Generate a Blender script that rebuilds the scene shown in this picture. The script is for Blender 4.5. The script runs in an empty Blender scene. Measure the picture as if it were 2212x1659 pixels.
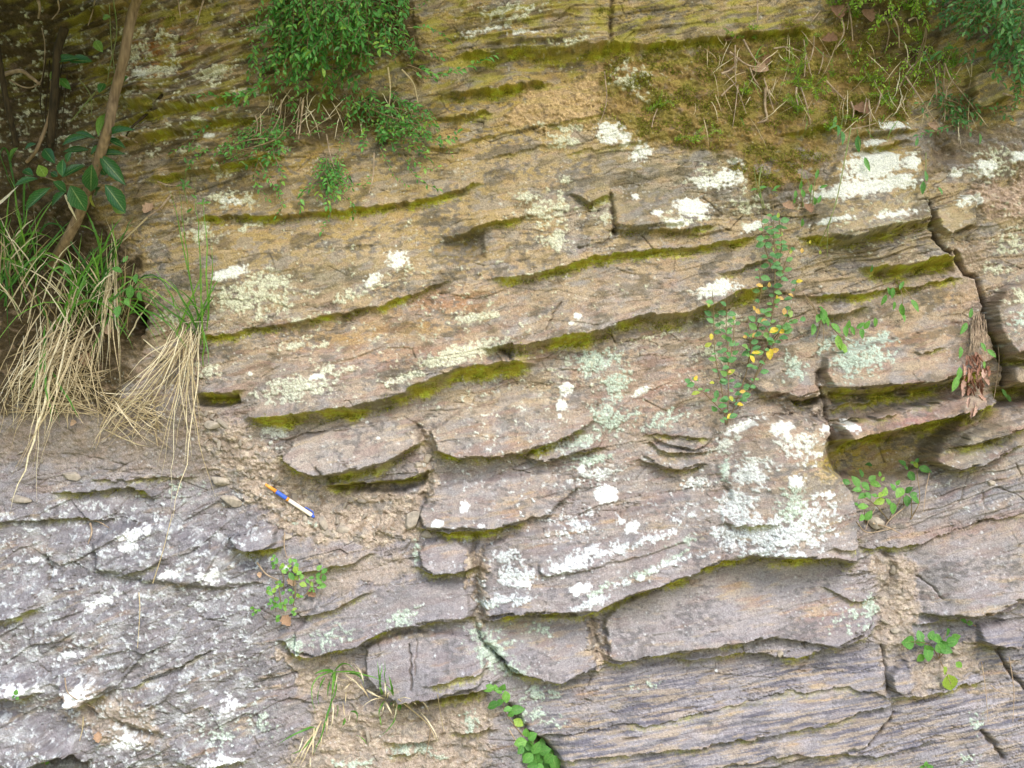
import bpy, math, random
import numpy as np
from mathutils import Vector

# ------------------------------------------------------------------ camera, sky, sun, exposure
SC = bpy.context.scene
COL = SC.collection
R = math.radians
S = 0.00113            # metres of rock per sheet unit (the sheet is 2212 x 1659 units)
CX, CY, ZC, DIST = 1106.0, 829.5, 1.6, 3.2

cam_data = bpy.data.cameras.new("camera")
cam = bpy.data.objects.new("camera", cam_data)
COL.objects.link(cam)
cam.location = (0.0, -DIST, ZC)
cam.rotation_euler = (R(90), 0, 0)
cam_data.sensor_width = 36.0
cam_data.lens = 36.0 * DIST / (2212 * S)
cam_data.clip_start = 0.05
cam_data.clip_end = 2000.0
SC.camera = cam

SUN_EL, SUN_ROT = 42.0, 160.0
world = bpy.data.worlds.new("World")
SC.world = world
world.use_nodes = True
wn = world.node_tree
sky = wn.nodes.new("ShaderNodeTexSky")
sky.sky_type = 'NISHITA'
sky.sun_disc = False
sky.sun_elevation = R(SUN_EL)
sky.sun_rotation = R(SUN_ROT)
sky.air_density = 1.0
sky.dust_density = 2.0
bg = wn.nodes["Background"]
bg.inputs["Strength"].default_value = 0.15
wn.links.new(sky.outputs["Color"], bg.inputs["Color"])

sun_data = bpy.data.lights.new("sun", 'SUN')
sun_data.energy = 1.25
sun_data.angle = R(26)
sun_data.color = (1.0, 0.985, 0.96)
sun = bpy.data.objects.new("sun", sun_data)
COL.objects.link(sun)
sv = Vector((math.sin(R(SUN_ROT)) * math.cos(R(SUN_EL)), math.cos(R(SUN_ROT)) * math.cos(R(SUN_EL)), math.sin(R(SUN_EL))))
sun.rotation_euler = sv.to_track_quat('Z', 'Y').to_euler()
sun.location = sv * 20

vs = SC.view_settings
vs.view_transform = 'Standard'
vs.look = 'None'
vs.exposure = 1.2
vs.gamma = 1.0
vs.use_curve_mapping = False

# ------------------------------------------------------------------ numpy noise
rng = np.random.default_rng(7)
random.seed(7)
_PN = 4096
_P = rng.permutation(_PN)
_A = rng.random(_PN) * 2 * np.pi
_GX, _GY = np.cos(_A).astype(np.float32), np.sin(_A).astype(np.float32)
_V = rng.random(_PN).astype(np.float32)


def _h(ix, iy, seed):
    return _P[(_P[(ix + seed * 131) & 4095] + iy) & 4095]


def gn(x, y, seed=0):
    x = np.asarray(x, np.float32); y = np.asarray(y, np.float32)
    ix = np.floor(x).astype(np.int32); iy = np.floor(y).astype(np.int32)
    fx = x - ix; fy = y - iy
    u = fx * fx * fx * (fx * (fx * 6 - 15) + 10); v = fy * fy * fy * (fy * (fy * 6 - 15) + 10)
    a = _h(ix, iy, seed); b = _h(ix + 1, iy, seed); c = _h(ix, iy + 1, seed); d = _h(ix + 1, iy + 1, seed)
    n0 = _GX[a] * fx + _GY[a] * fy
    n1 = _GX[b] * (fx - 1) + _GY[b] * fy
    n2 = _GX[c] * fx + _GY[c] * (fy - 1)
    n3 = _GX[d] * (fx - 1) + _GY[d] * (fy - 1)
    return ((n0 + (n1 - n0) * u) + ((n2 + (n3 - n2) * u) - (n0 + (n1 - n0) * u)) * v) * 1.5


def fbm(x, y, o=4, seed=0, g=0.5):
    t = 0; a = 1.0; n = 0
    for i in range(o):
        t = t + a * gn(x * 2.03 ** i + 3.7 * i, y * 2.03 ** i - 1.3 * i, seed + i * 7)
        n += a; a *= g
    return t / n * 1.35


def worley(x, y, seed=0):
    """distance to the nearest and the second nearest feature point, and the nearest cell's random value"""
    x = np.asarray(x, np.float32); y = np.asarray(y, np.float32)
    ix = np.floor(x).astype(np.int32); iy = np.floor(y).astype(np.int32)
    f1 = np.full(x.shape, 9.0, np.float32); f2 = f1.copy(); cid = np.zeros(x.shape, np.float32)
    for dx in (-1, 0, 1):
        for dy in (-1, 0, 1):
            k = _h(ix + dx, iy + dy, seed)
            px = ix + dx + _V[k]; py = iy + dy + _V[(k + 1777) & 4095]
            d = np.hypot(px - x, py - y)
            near = d < f1
            f2 = np.where(near, f1, np.minimum(f2, d))
            cid = np.where(near, _V[(k + 911) & 4095], cid)
            f1 = np.where(near, d, f1)
    return f1, f2, cid


def facet(x, y, seed=0):
    """broken-stone relief: each cell is a flat, randomly tilted facet; also returns the gap to the next cell and the cell's value"""
    x = np.asarray(x, np.float32); y = np.asarray(y, np.float32)
    ix = np.floor(x).astype(np.int32); iy = np.floor(y).astype(np.int32)
    f1 = np.full(x.shape, 9.0, np.float32); f2 = f1.copy(); kk = np.zeros(x.shape, np.int32); ox = np.zeros(x.shape, np.float32); oy = ox.copy()
    for dx in (-1, 0, 1):
        for dy in (-1, 0, 1):
            k = _h(ix + dx, iy + dy, seed)
            ex = x - (ix + dx + _V[k]); ey = y - (iy + dy + _V[(k + 1777) & 4095])
            d = np.hypot(ex, ey)
            near = d < f1
            f2 = np.where(near, f1, np.minimum(f2, d))
            kk = np.where(near, k, kk); ox = np.where(near, ex, ox); oy = np.where(near, ey, oy)
            f1 = np.where(near, d, f1)
    v = _V[(kk + 911) & 4095]
    return (v - .5) + 1.1 * (_V[(kk + 333) & 4095] - .5) * ox + 1.3 * (_V[(kk + 555) & 4095] - .35) * oy, f2 - f1, _V[(kk + 77) & 4095]


def blocky(row, w, seed):
    """a stepped random line: short straight runs with abrupt offsets, like a broken edge"""
    q = row / w + .8 * gn(row / (w * 1.7), np.full_like(row, seed), 45)
    i = np.floor(q).astype(np.int32); f = q - i
    a = _V[_h(i, np.full_like(i, int(seed * 13) % 4000), 46)]; b = _V[_h(i + 1, np.full_like(i, int(seed * 13) % 4000), 46)]
    return mix(a, b, ss(.78, 1, f)) - .5


def ss(a, b, x):
    t = np.clip((x - a) / (b - a), 0, 1)
    return t * t * (3 - 2 * t)


def mix(a, b, t):
    return a + (b - a) * t


# ------------------------------------------------------------------ the rock sheet: sample grid
STEP = 1.75
xs = np.concatenate([np.arange(-700, -30, 9.0), np.arange(-30, 2242, STEP), np.arange(2242, 2912, 9.0)])
ys = np.concatenate([np.arange(-760, -30, 9.0), np.arange(-30, 1690, STEP), np.arange(1690, 2252, 9.0)])
NX, NY = len(xs), len(ys)
X, Y = np.meshgrid(xs.astype(np.float32), ys.astype(np.float32))

# dip of the bedding (dy/dx on the sheet), blended from a few readings
DIP = [(1100, 700, -.15), (300, 150, -.34), (330, 330, -.2), (700, 480, -.13), (1200, 50, -.10), (2050, 120, -.35), (1900, 450, -.22),
       (1500, 430, -.14), (1900, 800, -.16), (2120, 1000, -.34), (1700, 1530, -.17), (250, 1400, -.36), (480, 1250, -.28), (80, 1150, -.1),
       (900, 1400, -.2), (1500, 1330, -.14), (1200, 1150, -.13), (1650, 1050, -.1), (600, 780, -.13), (2000, 1600, -.2), (2100, 1300, -.14), (1900, 1650, -.2)]
num = np.zeros_like(X); den = np.zeros_like(X)
for px, py, m in DIP:
    w = 1.0 / ((X - px) ** 2 + (Y - py) ** 2 + 120 ** 2) ** 1.5
    num += w * m; den += w
M = num / den
dxs = np.gradient(xs)
I = np.cumsum(M * dxs[None, :], axis=1)
c0 = np.searchsorted(xs, 1106)
B = Y - (I - I[:, c0:c0 + 1])
del num, den, I
straight = 1 - .8 * ss(1080, 1240, X) * ss(1400, 1500, Y + .1 * (X - 1100))
B = B + straight * (9 * gn(X / 160, Y / 110, 3) + 3.0 * gn(X / 45, Y / 30, 4))
A = X + 0.2 * Y

# ------------------------------------------------------------------ what the rock face is made of (all in sheet units)
# soil / rubble: (outline, feather, kind, strength)
SOIL = [
    ([(390, 870), (540, 925), (610, 990), (680, 1050), (900, 1065), (915, 1105), (885, 1165), (800, 1185), (640, 1160), (560, 1110), (500, 1050), (440, 980)], 26, 'sand', 1),
    ([(-60, 860), (230, 860), (430, 880), (520, 950), (530, 1010), (420, 1020), (200, 1000), (-60, 990)], 55, 'brown', .5),
    ([(690, 1520), (860, 1525), (1040, 1500), (1060, 1600), (1040, 1700), (640, 1700), (620, 1640)], 34, 'sand', .8),
    ([(600, 1400), (730, 1425), (790, 1440), (780, 1500), (700, 1520), (640, 1470)], 26, 'sand', .8),
    ([(640, 1225), (800, 1190), (880, 1210), (870, 1260), (700, 1290)], 25, 'sand', .45),
    ([(1080, 260), (1140, 190), (1240, 180), (1300, 110), (1350, 120), (1310, 250), (1180, 280)], 25, 'orange', 1),
    ([(1310, 115), (1480, 105), (1700, 60), (1900, 60), (2010, 160), (1960, 260), (1800, 285), (1760, 390), (1640, 420), (1570, 330), (1380, 300), (1310, 250)], 45, 'mossy', 1),
    ([(1700, 280), (1790, 270), (1780, 370), (1720, 440), (1640, 430), (1630, 340)], 30, 'brown', .9),
    ([(1880, 1215), (1950, 1200), (1985, 1260), (1960, 1420), (1905, 1400), (1900, 1300)], 34, 'sand', .75),
    ([(1690, 865), (1770, 880), (1780, 905), (1680, 895)], 12, 'sand', 1),
    ([(2105, 400), (2240, 390), (2240, 470), (2110, 465)], 18, 'pinksand', 1),
    ([(2010, 260), (2240, 280), (2240, 350), (2160, 390), (2000, 370)], 35, 'brown', .8),
    ([(-60, 400), (180, 420), (300, 560), (320, 720), (250, 880), (-60, 900)], 50, 'humus', 1),
    ([(-60, -60), (110, -60), (100, 120), (180, 230), (60, 420), (-60, 420)], 50, 'humus', .9),  # dark soil, carried wider to paint in the shade of this corner
    ([(820, -20), (880, -20), (930, 150), (900, 170), (840, 90)], 25, 'humus', .9),
    ([(590, 190), (800, 200), (900, 230), (740, 290), (640, 310), (590, 270)], 35, 'humus', .8),
    ([(1790, -30), (2000, -30), (2040, 130), (1930, 130), (1830, 60)], 35, 'humus', .8),
    ([(895, 930), (935, 930), (948, 1010), (930, 1060), (905, 1050), (915, 1000)], 10, 'sand', .8),
    ([(1010, 1190), (1040, 1180), (1050, 1260), (1055, 1330), (1030, 1360), (1015, 1290)], 10, 'sand', .9),
    ([(1268, 1345), (1296, 1345), (1308, 1430), (1290, 1440)], 8, 'sand', 1),
    ([(180, 1480), (330, 1530), (360, 1600), (240, 1600), (150, 1540)], 25, 'sand', .7),
    ([(1950, 1430), (2100, 1380), (2130, 1440), (2030, 1480), (1960, 1490)], 25, 'sand', .6),
    ([(2040, 540), (2130, 520), (2110, 600), (2110, 660), (2060, 640)], 22, 'pinksand', .4),
]
# slabs: (outline, lift at top, lift at bottom, edge width, label or None)
SLAB = [
    ([(610, 990), (640, 948), (760, 915), (880, 905), (912, 935), (905, 960), (840, 1000), (780, 1012), (690, 1030), (650, 1018)], .02, .045, 9, "pale tan lens shaped slab just above the pen"),
    ([(928, 930), (1010, 880), (1150, 850), (1290, 860), (1290, 900), (1250, 935), (1170, 965), (1080, 988), (990, 988), (945, 975)], .012, .04, 9, "rounded tan slab with two white lichen dots at its upper right"),
    ([(905, 1110), (925, 1060), (1000, 1040), (1180, 1020), (1250, 1050), (1190, 1110), (1060, 1140), (920, 1140)], .015, .04, 9, "broad grey tan slab with white specks right of the loose stones"),
    ([(904, 1189), (918, 1172), (950, 1161), (992, 1168), (1022, 1198), (1024, 1225), (977, 1235), (935, 1236), (910, 1220)], .02, .04, 8, "small rounded grey slab below the loose stones"),
    ([(1530, 972), (1575, 933), (1635, 903), (1690, 897), (1778, 905), (1790, 925), (1772, 955), (1765, 1003), (1808, 1026), (1838, 1063), (1846, 1110), (1842, 1213), (1765, 1198), (1675, 1198), (1608, 1196), (1560, 1200), (1545, 1120), (1570, 1060), (1545, 1020)], .07, .06, 13, "tall slab crusted with white lichen left of the dark hollow"),
    ([(1030, 1290), (1040, 1180), (1120, 1150), (1290, 1120), (1450, 1070), (1560, 1060), (1550, 1203), (1475, 1239), (1370, 1273), (1287, 1310), (1214, 1315), (1100, 1320), (1050, 1330)], .02, .045, 10, "long brown slab streaked with white lichen above the wavy ledge"),
    ([(1030, 1345), (1090, 1332), (1255, 1330), (1270, 1350), (1290, 1435), (1215, 1468), (1170, 1463), (1120, 1447), (1080, 1420), (1040, 1390)], .015, .035, 8, "squarish lavender grey slab left of the crumbly joint"),
    ([(1305, 1335), (1340, 1305), (1475, 1250), (1560, 1222), (1680, 1212), (1790, 1222), (1840, 1250), (1880, 1300), (1885, 1350), (1800, 1395), (1655, 1370), (1475, 1402), (1340, 1428), (1314, 1424)], .0, .04, 9, "long smooth tan slab under the wavy ledge"),
    ([(790, 1400), (830, 1375), (900, 1362), (1010, 1370), (1050, 1420), (1040, 1470), (960, 1492), (865, 1512), (820, 1490), (790, 1450)], .015, .05, 8, "cracked lavender slab above the small grass tuft"),
    ([(640, 1360), (700, 1290), (820, 1250), (1005, 1255), (1020, 1330), (950, 1338), (850, 1355), (770, 1393), (690, 1410), (640, 1400)], .01, .03, 10, "dark grey slab right of the small round leaved plant"),
    ([(1775, 770), (1860, 745), (2080, 690), (2130, 715), (2145, 770), (2075, 808), (1990, 827), (1875, 837), (1785, 838), (1770, 800)], .02, .055, 9, "broad tan slab with mint lichen above the double ledge"),
    ([(1800, 915), (1880, 895), (1985, 870), (2080, 850), (2120, 862), (2092, 880), (2008, 905), (1942, 918), (1875, 935), (1815, 948)], .05, .08, 7, "pinkish slab jutting over the dark hollow"),
    ([(2125, 660), (2160, 620), (2240, 600), (2240, 770), (2160, 770), (2130, 720)], .04, .07, 14, "grey rounded block right of the vertical crack"),
    ([(2165, 790), (2240, 782), (2240, 820), (2170, 832)], .04, .06, 6, None),
    ([(2055, 968), (2090, 940), (2140, 920), (2240, 890), (2240, 905), (2185, 930), (2110, 955)], .03, .05, 7, "thin bluish slab right of the dark hollow"),
    ([(2013, 995), (2030, 975), (2120, 955), (2160, 960), (2142, 986), (2105, 1005), (2055, 1015), (2030, 1008)], .025, .05, 7, "pointed brown slab at the right end of the dark hollow"),
    ([(1970, 1180), (2000, 1165), (2120, 1120), (2240, 1100), (2240, 1290), (2190, 1295), (2128, 1325), (2058, 1330), (1995, 1326), (1985, 1270)], .02, .04, 14, "large smooth lavender slab with a reddish band along its top"),
    ([(1917, 1446), (1968, 1412), (2005, 1428), (1980, 1456), (1968, 1476), (1940, 1496), (1917, 1484)], .02, .045, 7, "small angular slab below the round leaved nettle"),
    ([(2115, 1350), (2180, 1340), (2205, 1373), (2192, 1393), (2140, 1393), (2112, 1382)], .02, .045, 7, None),
    ([(1920, 1005), (1925, 1000), (1930, 1003)], 0, 0, 3, None),
    ([(497, 1158), (540, 1145), (598, 1138), (602, 1172), (580, 1182), (545, 1188), (515, 1178)], .03, .05, 7, "small pale layered block above a dark gap left of the round leaved plant"),
    ([(205, 1170), (235, 1143), (300, 1125), (365, 1133), (440, 1170), (540, 1225), (580, 1260), (470, 1270), (300, 1250), (210, 1230)], .03, .015, 16, "grey domed slab with white lichen on its crest"),
    ([(145, 1470), (200, 1460), (250, 1462), (247, 1482), (190, 1513), (168, 1514)], .03, .04, 6, None),
    ([(-40, 1450), (60, 1455), (85, 1475), (80, 1490), (55, 1500), (-40, 1498)], .02, .035, 8, None),
    ([(-40, 1540), (70, 1545), (120, 1590), (165, 1615), (100, 1636), (52, 1652), (-40, 1640)], .03, .06, 10, None),
    ([(1560, 1230), (1561, 1231), (1562, 1230)], 0, 0, 3, None),
    ([(1600, 815), (1640, 800), (1760, 800), (1770, 845), (1720, 862), (1680, 850), (1640, 850)], .01, .03, 9, None),
    ([(1320, 430), (1400, 415), (1470, 440), (1470, 490), (1380, 497), (1325, 495)], .0, .025, 8, None),
    ([(1765, 410), (1810, 345), (1870, 330), (1985, 320), (2000, 440), (2008, 478), (1905, 502), (1825, 524), (1745, 512)], .02, .06, 12, "layered block capped with thick white lichen under the feathery plants"),
    ([(2012, 450), (2090, 420), (2105, 440), (2098, 490), (2040, 510), (2015, 495)], .03, .05, 7, "short mossy green block right of the white capped block"),
    ([(2090, 170), (2140, 145), (2180, 190), (2175, 215), (2110, 240)], .04, .06, 7, "layered olive block below the upper right shrub"),
    ([(1140, 984), (1180, 968), (1300, 950), (1295, 965), (1240, 980), (1195, 992), (1155, 999)], .01, .03, 5, None),
    ([(1405, 940), (1440, 930), (1530, 925), (1540, 945), (1500, 975), (1420, 955)], .01, .025, 6, None),
    ([(1385, 985), (1420, 962), (1510, 980), (1520, 1000), (1450, 1015)], .01, .025, 6, None),
    ([(810, 1150), (826, 1110), (880, 1115), (875, 1165)], .0, .015, 8, None),
    ([(1200, 1180), (1290, 1172), (1450, 1140), (1480, 1165), (1300, 1215), (1170, 1240), (1160, 1210)], .005, .012, 6, None),
    ([(990, 1385), (998, 1380), (992, 1390)], 0, 0, 3, None),
    ([(1170, 1600), (1300, 1575), (1900, 1450), (1930, 1545), (1870, 1610), (1500, 1700), (1230, 1700)], .01, .02, 12, "blue grey finely striped slab beside the clover like creeper"),
]
# ledges: lip polyline, drop, reach above, underside band, recess, reach below, moss
LEDGE = [
    ([(545, 902), (640, 893), (737, 878), (797, 868), (830, 861), (870, 846), (897, 835), (937, 816), (984, 801), (1027, 790), (1057, 786), (1095, 783), (1140, 785)], .065, 170, 30, .01, 60, .95),
    ([(430, 852), (470, 850), (515, 846)], .04, 60, 24, .01, 30, .8),
    ([(1060, 752), (1130, 740), (1204, 728), (1284, 715), (1337, 696), (1387, 681), (1437, 676), (1475, 678), (1525, 663), (1585, 633), (1640, 618)], .06, 150, 26, .01, 60, .8),
    ([(1070, 605), (1170, 590), (1230, 573), (1284, 556), (1400, 545), (1500, 535), (1620, 515)], .03, 90, 12, .006, 40, .8),
    ([(944, 975), (990, 988), (1037, 987), (1124, 977), (1170, 961), (1210, 944), (1250, 930)], .03, 60, 12, .008, 40, .8),
    ([(613, 983), (633, 1003), (677, 1028), (737, 1022), (777, 1011), (823, 1000), (870, 976), (912, 953)], .035, 60, 24, .012, 30, .6),
    ([(700, 1052), (780, 1042), (850, 1038), (903, 1028), (925, 1012)], .03, 30, 14, .01, 40, .6),
    ([(1134, 985), (1154, 999), (1194, 992), (1237, 980), (1297, 965)], .02, 30, 5, .006, 25, .3),
    ([(1400, 940), (1440, 937), (1520, 945)], .015, 30, 7, .005, 25, .5),
    ([(1405, 958), (1437, 974), (1475, 976), (1530, 972)], .02, 30, 5, .005, 25, .2),
    ([(1380, 990), (1437, 1010), (1475, 1015), (1520, 1003)], .02, 30, 5, .005, 25, .2),
    ([(915, 1140), (970, 1147), (1024, 1146), (1060, 1140), (1120, 1130)], .035, 70, 13, .008, 40, .8),
    ([(905, 1222), (937, 1236), (977, 1235), (1026, 1224)], .025, 40, 10, .008, 30, .5),
    ([(617, 1375), (633, 1405), (677, 1412), (737, 1398), (770, 1393), (804, 1371), (854, 1354), (904, 1344), (957, 1336), (1020, 1331)], .035, 90, 10, .008, 50, .6),
    ([(1050, 1337), (1070, 1333), (1097, 1319), (1154, 1316), (1214, 1313), (1254, 1320), (1287, 1309), (1334, 1288), (1370, 1273), (1420, 1253), (1475, 1239), (1518, 1219), (1555, 1203), (1608, 1196), (1675, 1198), (1722, 1194), (1765, 1198), (1808, 1205), (1842, 1213)], .055, 150, 17, .01, 70, .75),
    ([(1305, 1424), (1337, 1430), (1387, 1421), (1475, 1405), (1542, 1389), (1608, 1380), (1660, 1369)], .02, 70, 6, .006, 40, .4),
    ([(1475, 1424), (1562, 1412), (1640, 1402), (1690, 1418), (1742, 1408), (1795, 1399), (1842, 1383), (1890, 1355)], .03, 60, 9, .008, 50, .5),
    ([(1087, 1426), (1120, 1449), (1170, 1464), (1214, 1469), (1257, 1450), (1300, 1439)], .025, 60, 9, .006, 50, .4),
    ([(855, 1512), (910, 1500), (970, 1494), (1030, 1484), (1062, 1474)], .05, 60, 20, .012, 50, .6),
    ([(930, 1466), (977, 1454), (1024, 1445), (1050, 1440)], .02, 40, 8, .006, 25, .4),
    ([(840, 1604), (880, 1600), (935, 1597)], .02, 40, 7, .008, 30, .4),
    ([(985, 1584), (1020, 1578), (1060, 1572)], .02, 40, 7, .008, 30, .5),
    ([(850, 1634), (880, 1632), (905, 1620)], .015, 30, 6, .006, 25, .2),
    ([(1160, 1592), (1300, 1573), (1475, 1545), (1600, 1517), (1700, 1496), (1835, 1480), (1938, 1509)], .006, 50, 4, .004, 40, .2),
    ([(1200, 1640), (1475, 1609), (1675, 1583), (1775, 1560), (1835, 1540), (1940, 1508)], .013, 60, 6, .006, 50, .2),
    ([(1475, 1662), (1720, 1626), (1890, 1629), (2000, 1600)], .011, 50, 6, .005, 50, .2),
    ([(1940, 1503), (1985, 1496), (2050, 1488), (2130, 1470)], .02, 50, 6, .006, 30, .5),
    ([(1985, 1326), (2058, 1330), (2128, 1325), (2172, 1314), (2215, 1290)], .02, 80, 5, .006, 40, .1),
    ([(1985, 1347), (2060, 1337), (2140, 1336), (2185, 1340)], .015, 20, 6, .006, 30, .2),
    ([(2112, 1384), (2142, 1394), (2192, 1394), (2210, 1373)], .03, 40, 12, .008, 30, .2),
    ([(1780, 836), (1825, 843), (1875, 836), (1925, 833), (1992, 826), (2065, 809), (2110, 798)], .06, 120, 28, .008, 50, .8),
    ([(1800, 950), (1812, 947), (1875, 934), (1942, 917), (2008, 904), (2092, 878), (2150, 868)], .07, 60, 44, .03, 80, .8),
    ([(1735, 511), (1825, 524), (1908, 501), (2010, 477)], .035, 70, 12, .006, 40, .8),
    ([(1865, 582), (1942, 574), (2008, 561), (2066, 549)], .05, 70, 28, .01, 40, .8),
    ([(1760, 640), (1858, 636), (1908, 626), (2010, 614), (2070, 598)], .022, 60, 9, .006, 30, .7),
    ([(1780, 681), (1808, 677), (1860, 666)], .03, 40, 13, .008, 30, .6),
    ([(1703, 857), (1735, 860), (1772, 852)], .03, 50, 17, .012, 20, .6),
    ([(1640, 850), (1690, 865), (1705, 857)], .015, 40, 6, .006, 20, .3),
    ([(1965, 764), (1985, 758), (2010, 755)], .012, 30, 5, .004, 20, .4),
    ([(2128, 715), (2150, 752), (2168, 775), (2240, 772)], .04, 80, 14, .01, 25, .4),
    ([(2160, 833), (2240, 822)], .04, 40, 30, .01, 50, .6),
    ([(2050, 972), (2110, 956), (2190, 929), (2240, 905)], .03, 50, 12, .008, 30, .5),
    ([(2012, 995), (2055, 1016), (2108, 1005), (2145, 985), (2200, 960)], .035, 50, 11, .008, 40, .4),
    ([(1960, 1190), (2000, 1165), (2100, 1128), (2240, 1098)], .012, 60, 4, .004, 40, .1),
    ([(1300, 102), (1370, 101), (1475, 94), (1600, 80), (1750, 60)], .03, 90, 10, .006, 60, .8),
    ([(960, 202), (1037, 201), (1137, 184), (1180, 175)], .03, 60, 10, .008, 40, .9),
    ([(1000, 122), (1100, 112), (1170, 110), (1270, 100), (1322, 104)], .03, 90, 22, .01, 50, .9),
    ([(950, 259), (1000, 252), (1055, 242)], .02, 40, 9, .006, 30, .9),
    ([(430, 470), (560, 468), (737, 458), (854, 444), (944, 428), (1030, 399)], .025, 60, 8, .005, 60, .75),
    ([(970, 523), (1054, 485), (1140, 469)], .02, 50, 7, .005, 40, .8),
    ([(1320, 497), (1370, 498), (1475, 501), (1530, 490)], .03, 60, 10, .006, 40, .6),
    ([(1240, 417), (1270, 438), (1310, 423)], .025, 40, 10, .01, 30, .6),
    ([(1700, 291), (1740, 283), (1790, 270)], .02, 50, 8, .006, 30, .6),
    ([(1850, 288), (1900, 286), (1975, 282)], .025, 30, 7, .006, 20, .5),
    ([(1860, 318), (1910, 312), (1960, 306)], .025, 25, 7, .006, 20, .4),
    ([(250, 218), (317, 228), (355, 206)], .04, 80, 14, .012, 50, .6),
    ([(200, 330), (300, 300), (420, 270), (560, 250)], .025, 60, 8, .008, 40, .6),
    ([(330, 385), (430, 370), (520, 350), (600, 335)], .025, 60, 8, .008, 40, .6),
    ([(250, 272), (330, 250), (430, 230), (520, 205)], .03, 60, 9, .008, 40, .6),
    ([(430, 722), (467, 724), (600, 704), (737, 680), (830, 660), (900, 635), (960, 610)], .02, 60, 7, .005, 40, .85),
    ([(125, 1064), (187, 1061), (253, 1054), (313, 1057), (330, 1075)], .025, 60, 9, .01, 30, .5),
    ([(-20, 1131), (90, 1124), (180, 1119), (240, 1120)], .015, 50, 5, .006, 30, .2),
    ([(515, 1184), (550, 1188), (604, 1177)], .03, 40, 14, .012, 25, .7),
    ([(-20, 1494), (55, 1499), (85, 1488)], .025, 40, 9, .01, 30, .3),
    ([(140, 1470), (168, 1514), (190, 1513), (250, 1481)], .025, 40, 8, .008, 25, .2),
    ([(45, 1655), (100, 1636), (170, 1614), (185, 1640)], .06, 50, 25, .04, 60, .6),
    ([(395, 1645), (450, 1651), (530, 1638)], .02, 50, 6, .006, 30, .2),
    ([(640, 1232), (700, 1226), (770, 1210), (800, 1195)], .02, 50, 5, .006, 30, .2),
    ([(200, 1040), (420, 1030)], .008, 30, 5, .004, 30, .2),
    ([(0, 1330), (40, 1327), (90, 1310)], .02, 40, 6, .006, 30, .5),
    ([(270, 1240), (330, 1222), (360, 1200)], .012, 40, 4, .004, 30, .1),
    ([(640, 1330), (720, 1310), (800, 1275)], .015, 50, 5, .005, 30, .3),
    ([(290, 1480), (380, 1440), (460, 1400)], .015, 60, 5, .005, 40, .2),
    ([(1780, 1265), (1840, 1300), (1890, 1290)], .01, 40, 4, .004, 30, .2),
    ([(1790, 880), (1850, 870), (1960, 850), (2050, 828)], .02, 30, 8, .006, 30, .8),
    ([(1800, 905), (1870, 903), (1900, 895), (2000, 868)], .012, 12, 4, .004, 20, .2),
    ([(1560, 590), (1620, 575), (1660, 560)], .02, 50, 8, .006, 30, .6),
    ([(1230, 330), (1364, 309), (1430, 296)], .006, 40, 3, .002, 30, .2),
    ([(980, 318), (1070, 291), (1204, 268), (1304, 241)], .008, 40, 3, .002, 30, .2),
    ([(1054, 344), (1154, 321), (1210, 310)], .006, 40, 3, .002, 30, .1),
    ([(1550, 1122), (1600, 1128), (1650, 1120)], .015, 40, 5, .006, 30, .5),
    ([(1780, 1172), (1820, 1178), (1845, 1170)], .015, 40, 5, .006, 30, .5),
    ([(1860, 1180), (1940, 1185), (2000, 1170)], .015, 40, 6, .006, 30, .3),
]
# open joints: polyline, width, depth
JOINT = [
    ([(900, 925), (915, 950), (930, 975), (922, 1010), (925, 1050), (912, 1075)], 9, .018),
    ([(1028, 1150), (1020, 1200), (1028, 1260), (1036, 1310), (1020, 1340), (1050, 1390), (1085, 1425)], 8, .014),
    ([(1035, 1380), (1060, 1400), (1090, 1430), (1105, 1455), (1150, 1460)], 3.5, .02),
    ([(1276, 1340), (1285, 1380), (1298, 1425)], 9, .014),
    ([(885, 1390), (890, 1430), (893, 1480)], 2.5, .012),
    ([(902, 1380), (898, 1450)], 1.5, .006),
    ([(1320, 0), (1316, 60), (1318, 105)], 4, .015),
    ([(1318, 420), (1322, 460), (1326, 500)], 4, .018),
    ([(2062, 545), (2085, 590), (2108, 600), (2122, 650), (2126, 715), (2150, 755), (2168, 790), (2166, 830)], 4.5, .035),
    ([(2004, 443), (2010, 500), (2030, 540), (2050, 550)], 6, .04),
    ([(1780, 905), (1790, 950), (1800, 960)], 6, .03),
    ([(1210, 655), (1190, 690), (1178, 715)], 1.8, .008),
    ([(1930, 1540), (1905, 1575), (1872, 1608)], 3, .012),
    ([(1905, 1395), (1912, 1440), (1915, 1490)], 3, .012),
    ([(1985, 1245), (2010, 1265), (2030, 1290)], 2, .008),
    ([(1770, 800), (1760, 830), (1780, 865), (1785, 900)], 4, .02),
    ([(1920, 1200), (1930, 1240), (1915, 1280)], 10, .02),
    ([(1100, 1530), (1130, 1575), (1165, 1610), (1200, 1670)], 8, .03),
    ([(290, 660), (300, 690), (292, 715)], 12, .06),
    ([(255, 1555), (300, 1575), (350, 1590)], 6, .012),
    ([(190, 1520), (210, 1540)], 5, .02),
    ([(690, 1010), (720, 1050), (740, 1065)], 5, .015),
    ([(2160, 1400), (2190, 1460), (2230, 1500)], 4, .02),
    ([(2120, 1580), (2150, 1610), (2170, 1640)], 5, .02),
    ([(100, 1205), (112, 1225), (108, 1250)], 6, .02),
    ([(1075, 750), (1100, 765), (1110, 785)], 4, .02),
    ([(1250, 540), (1300, 530), (1330, 500)], 4, .012),
]
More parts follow.
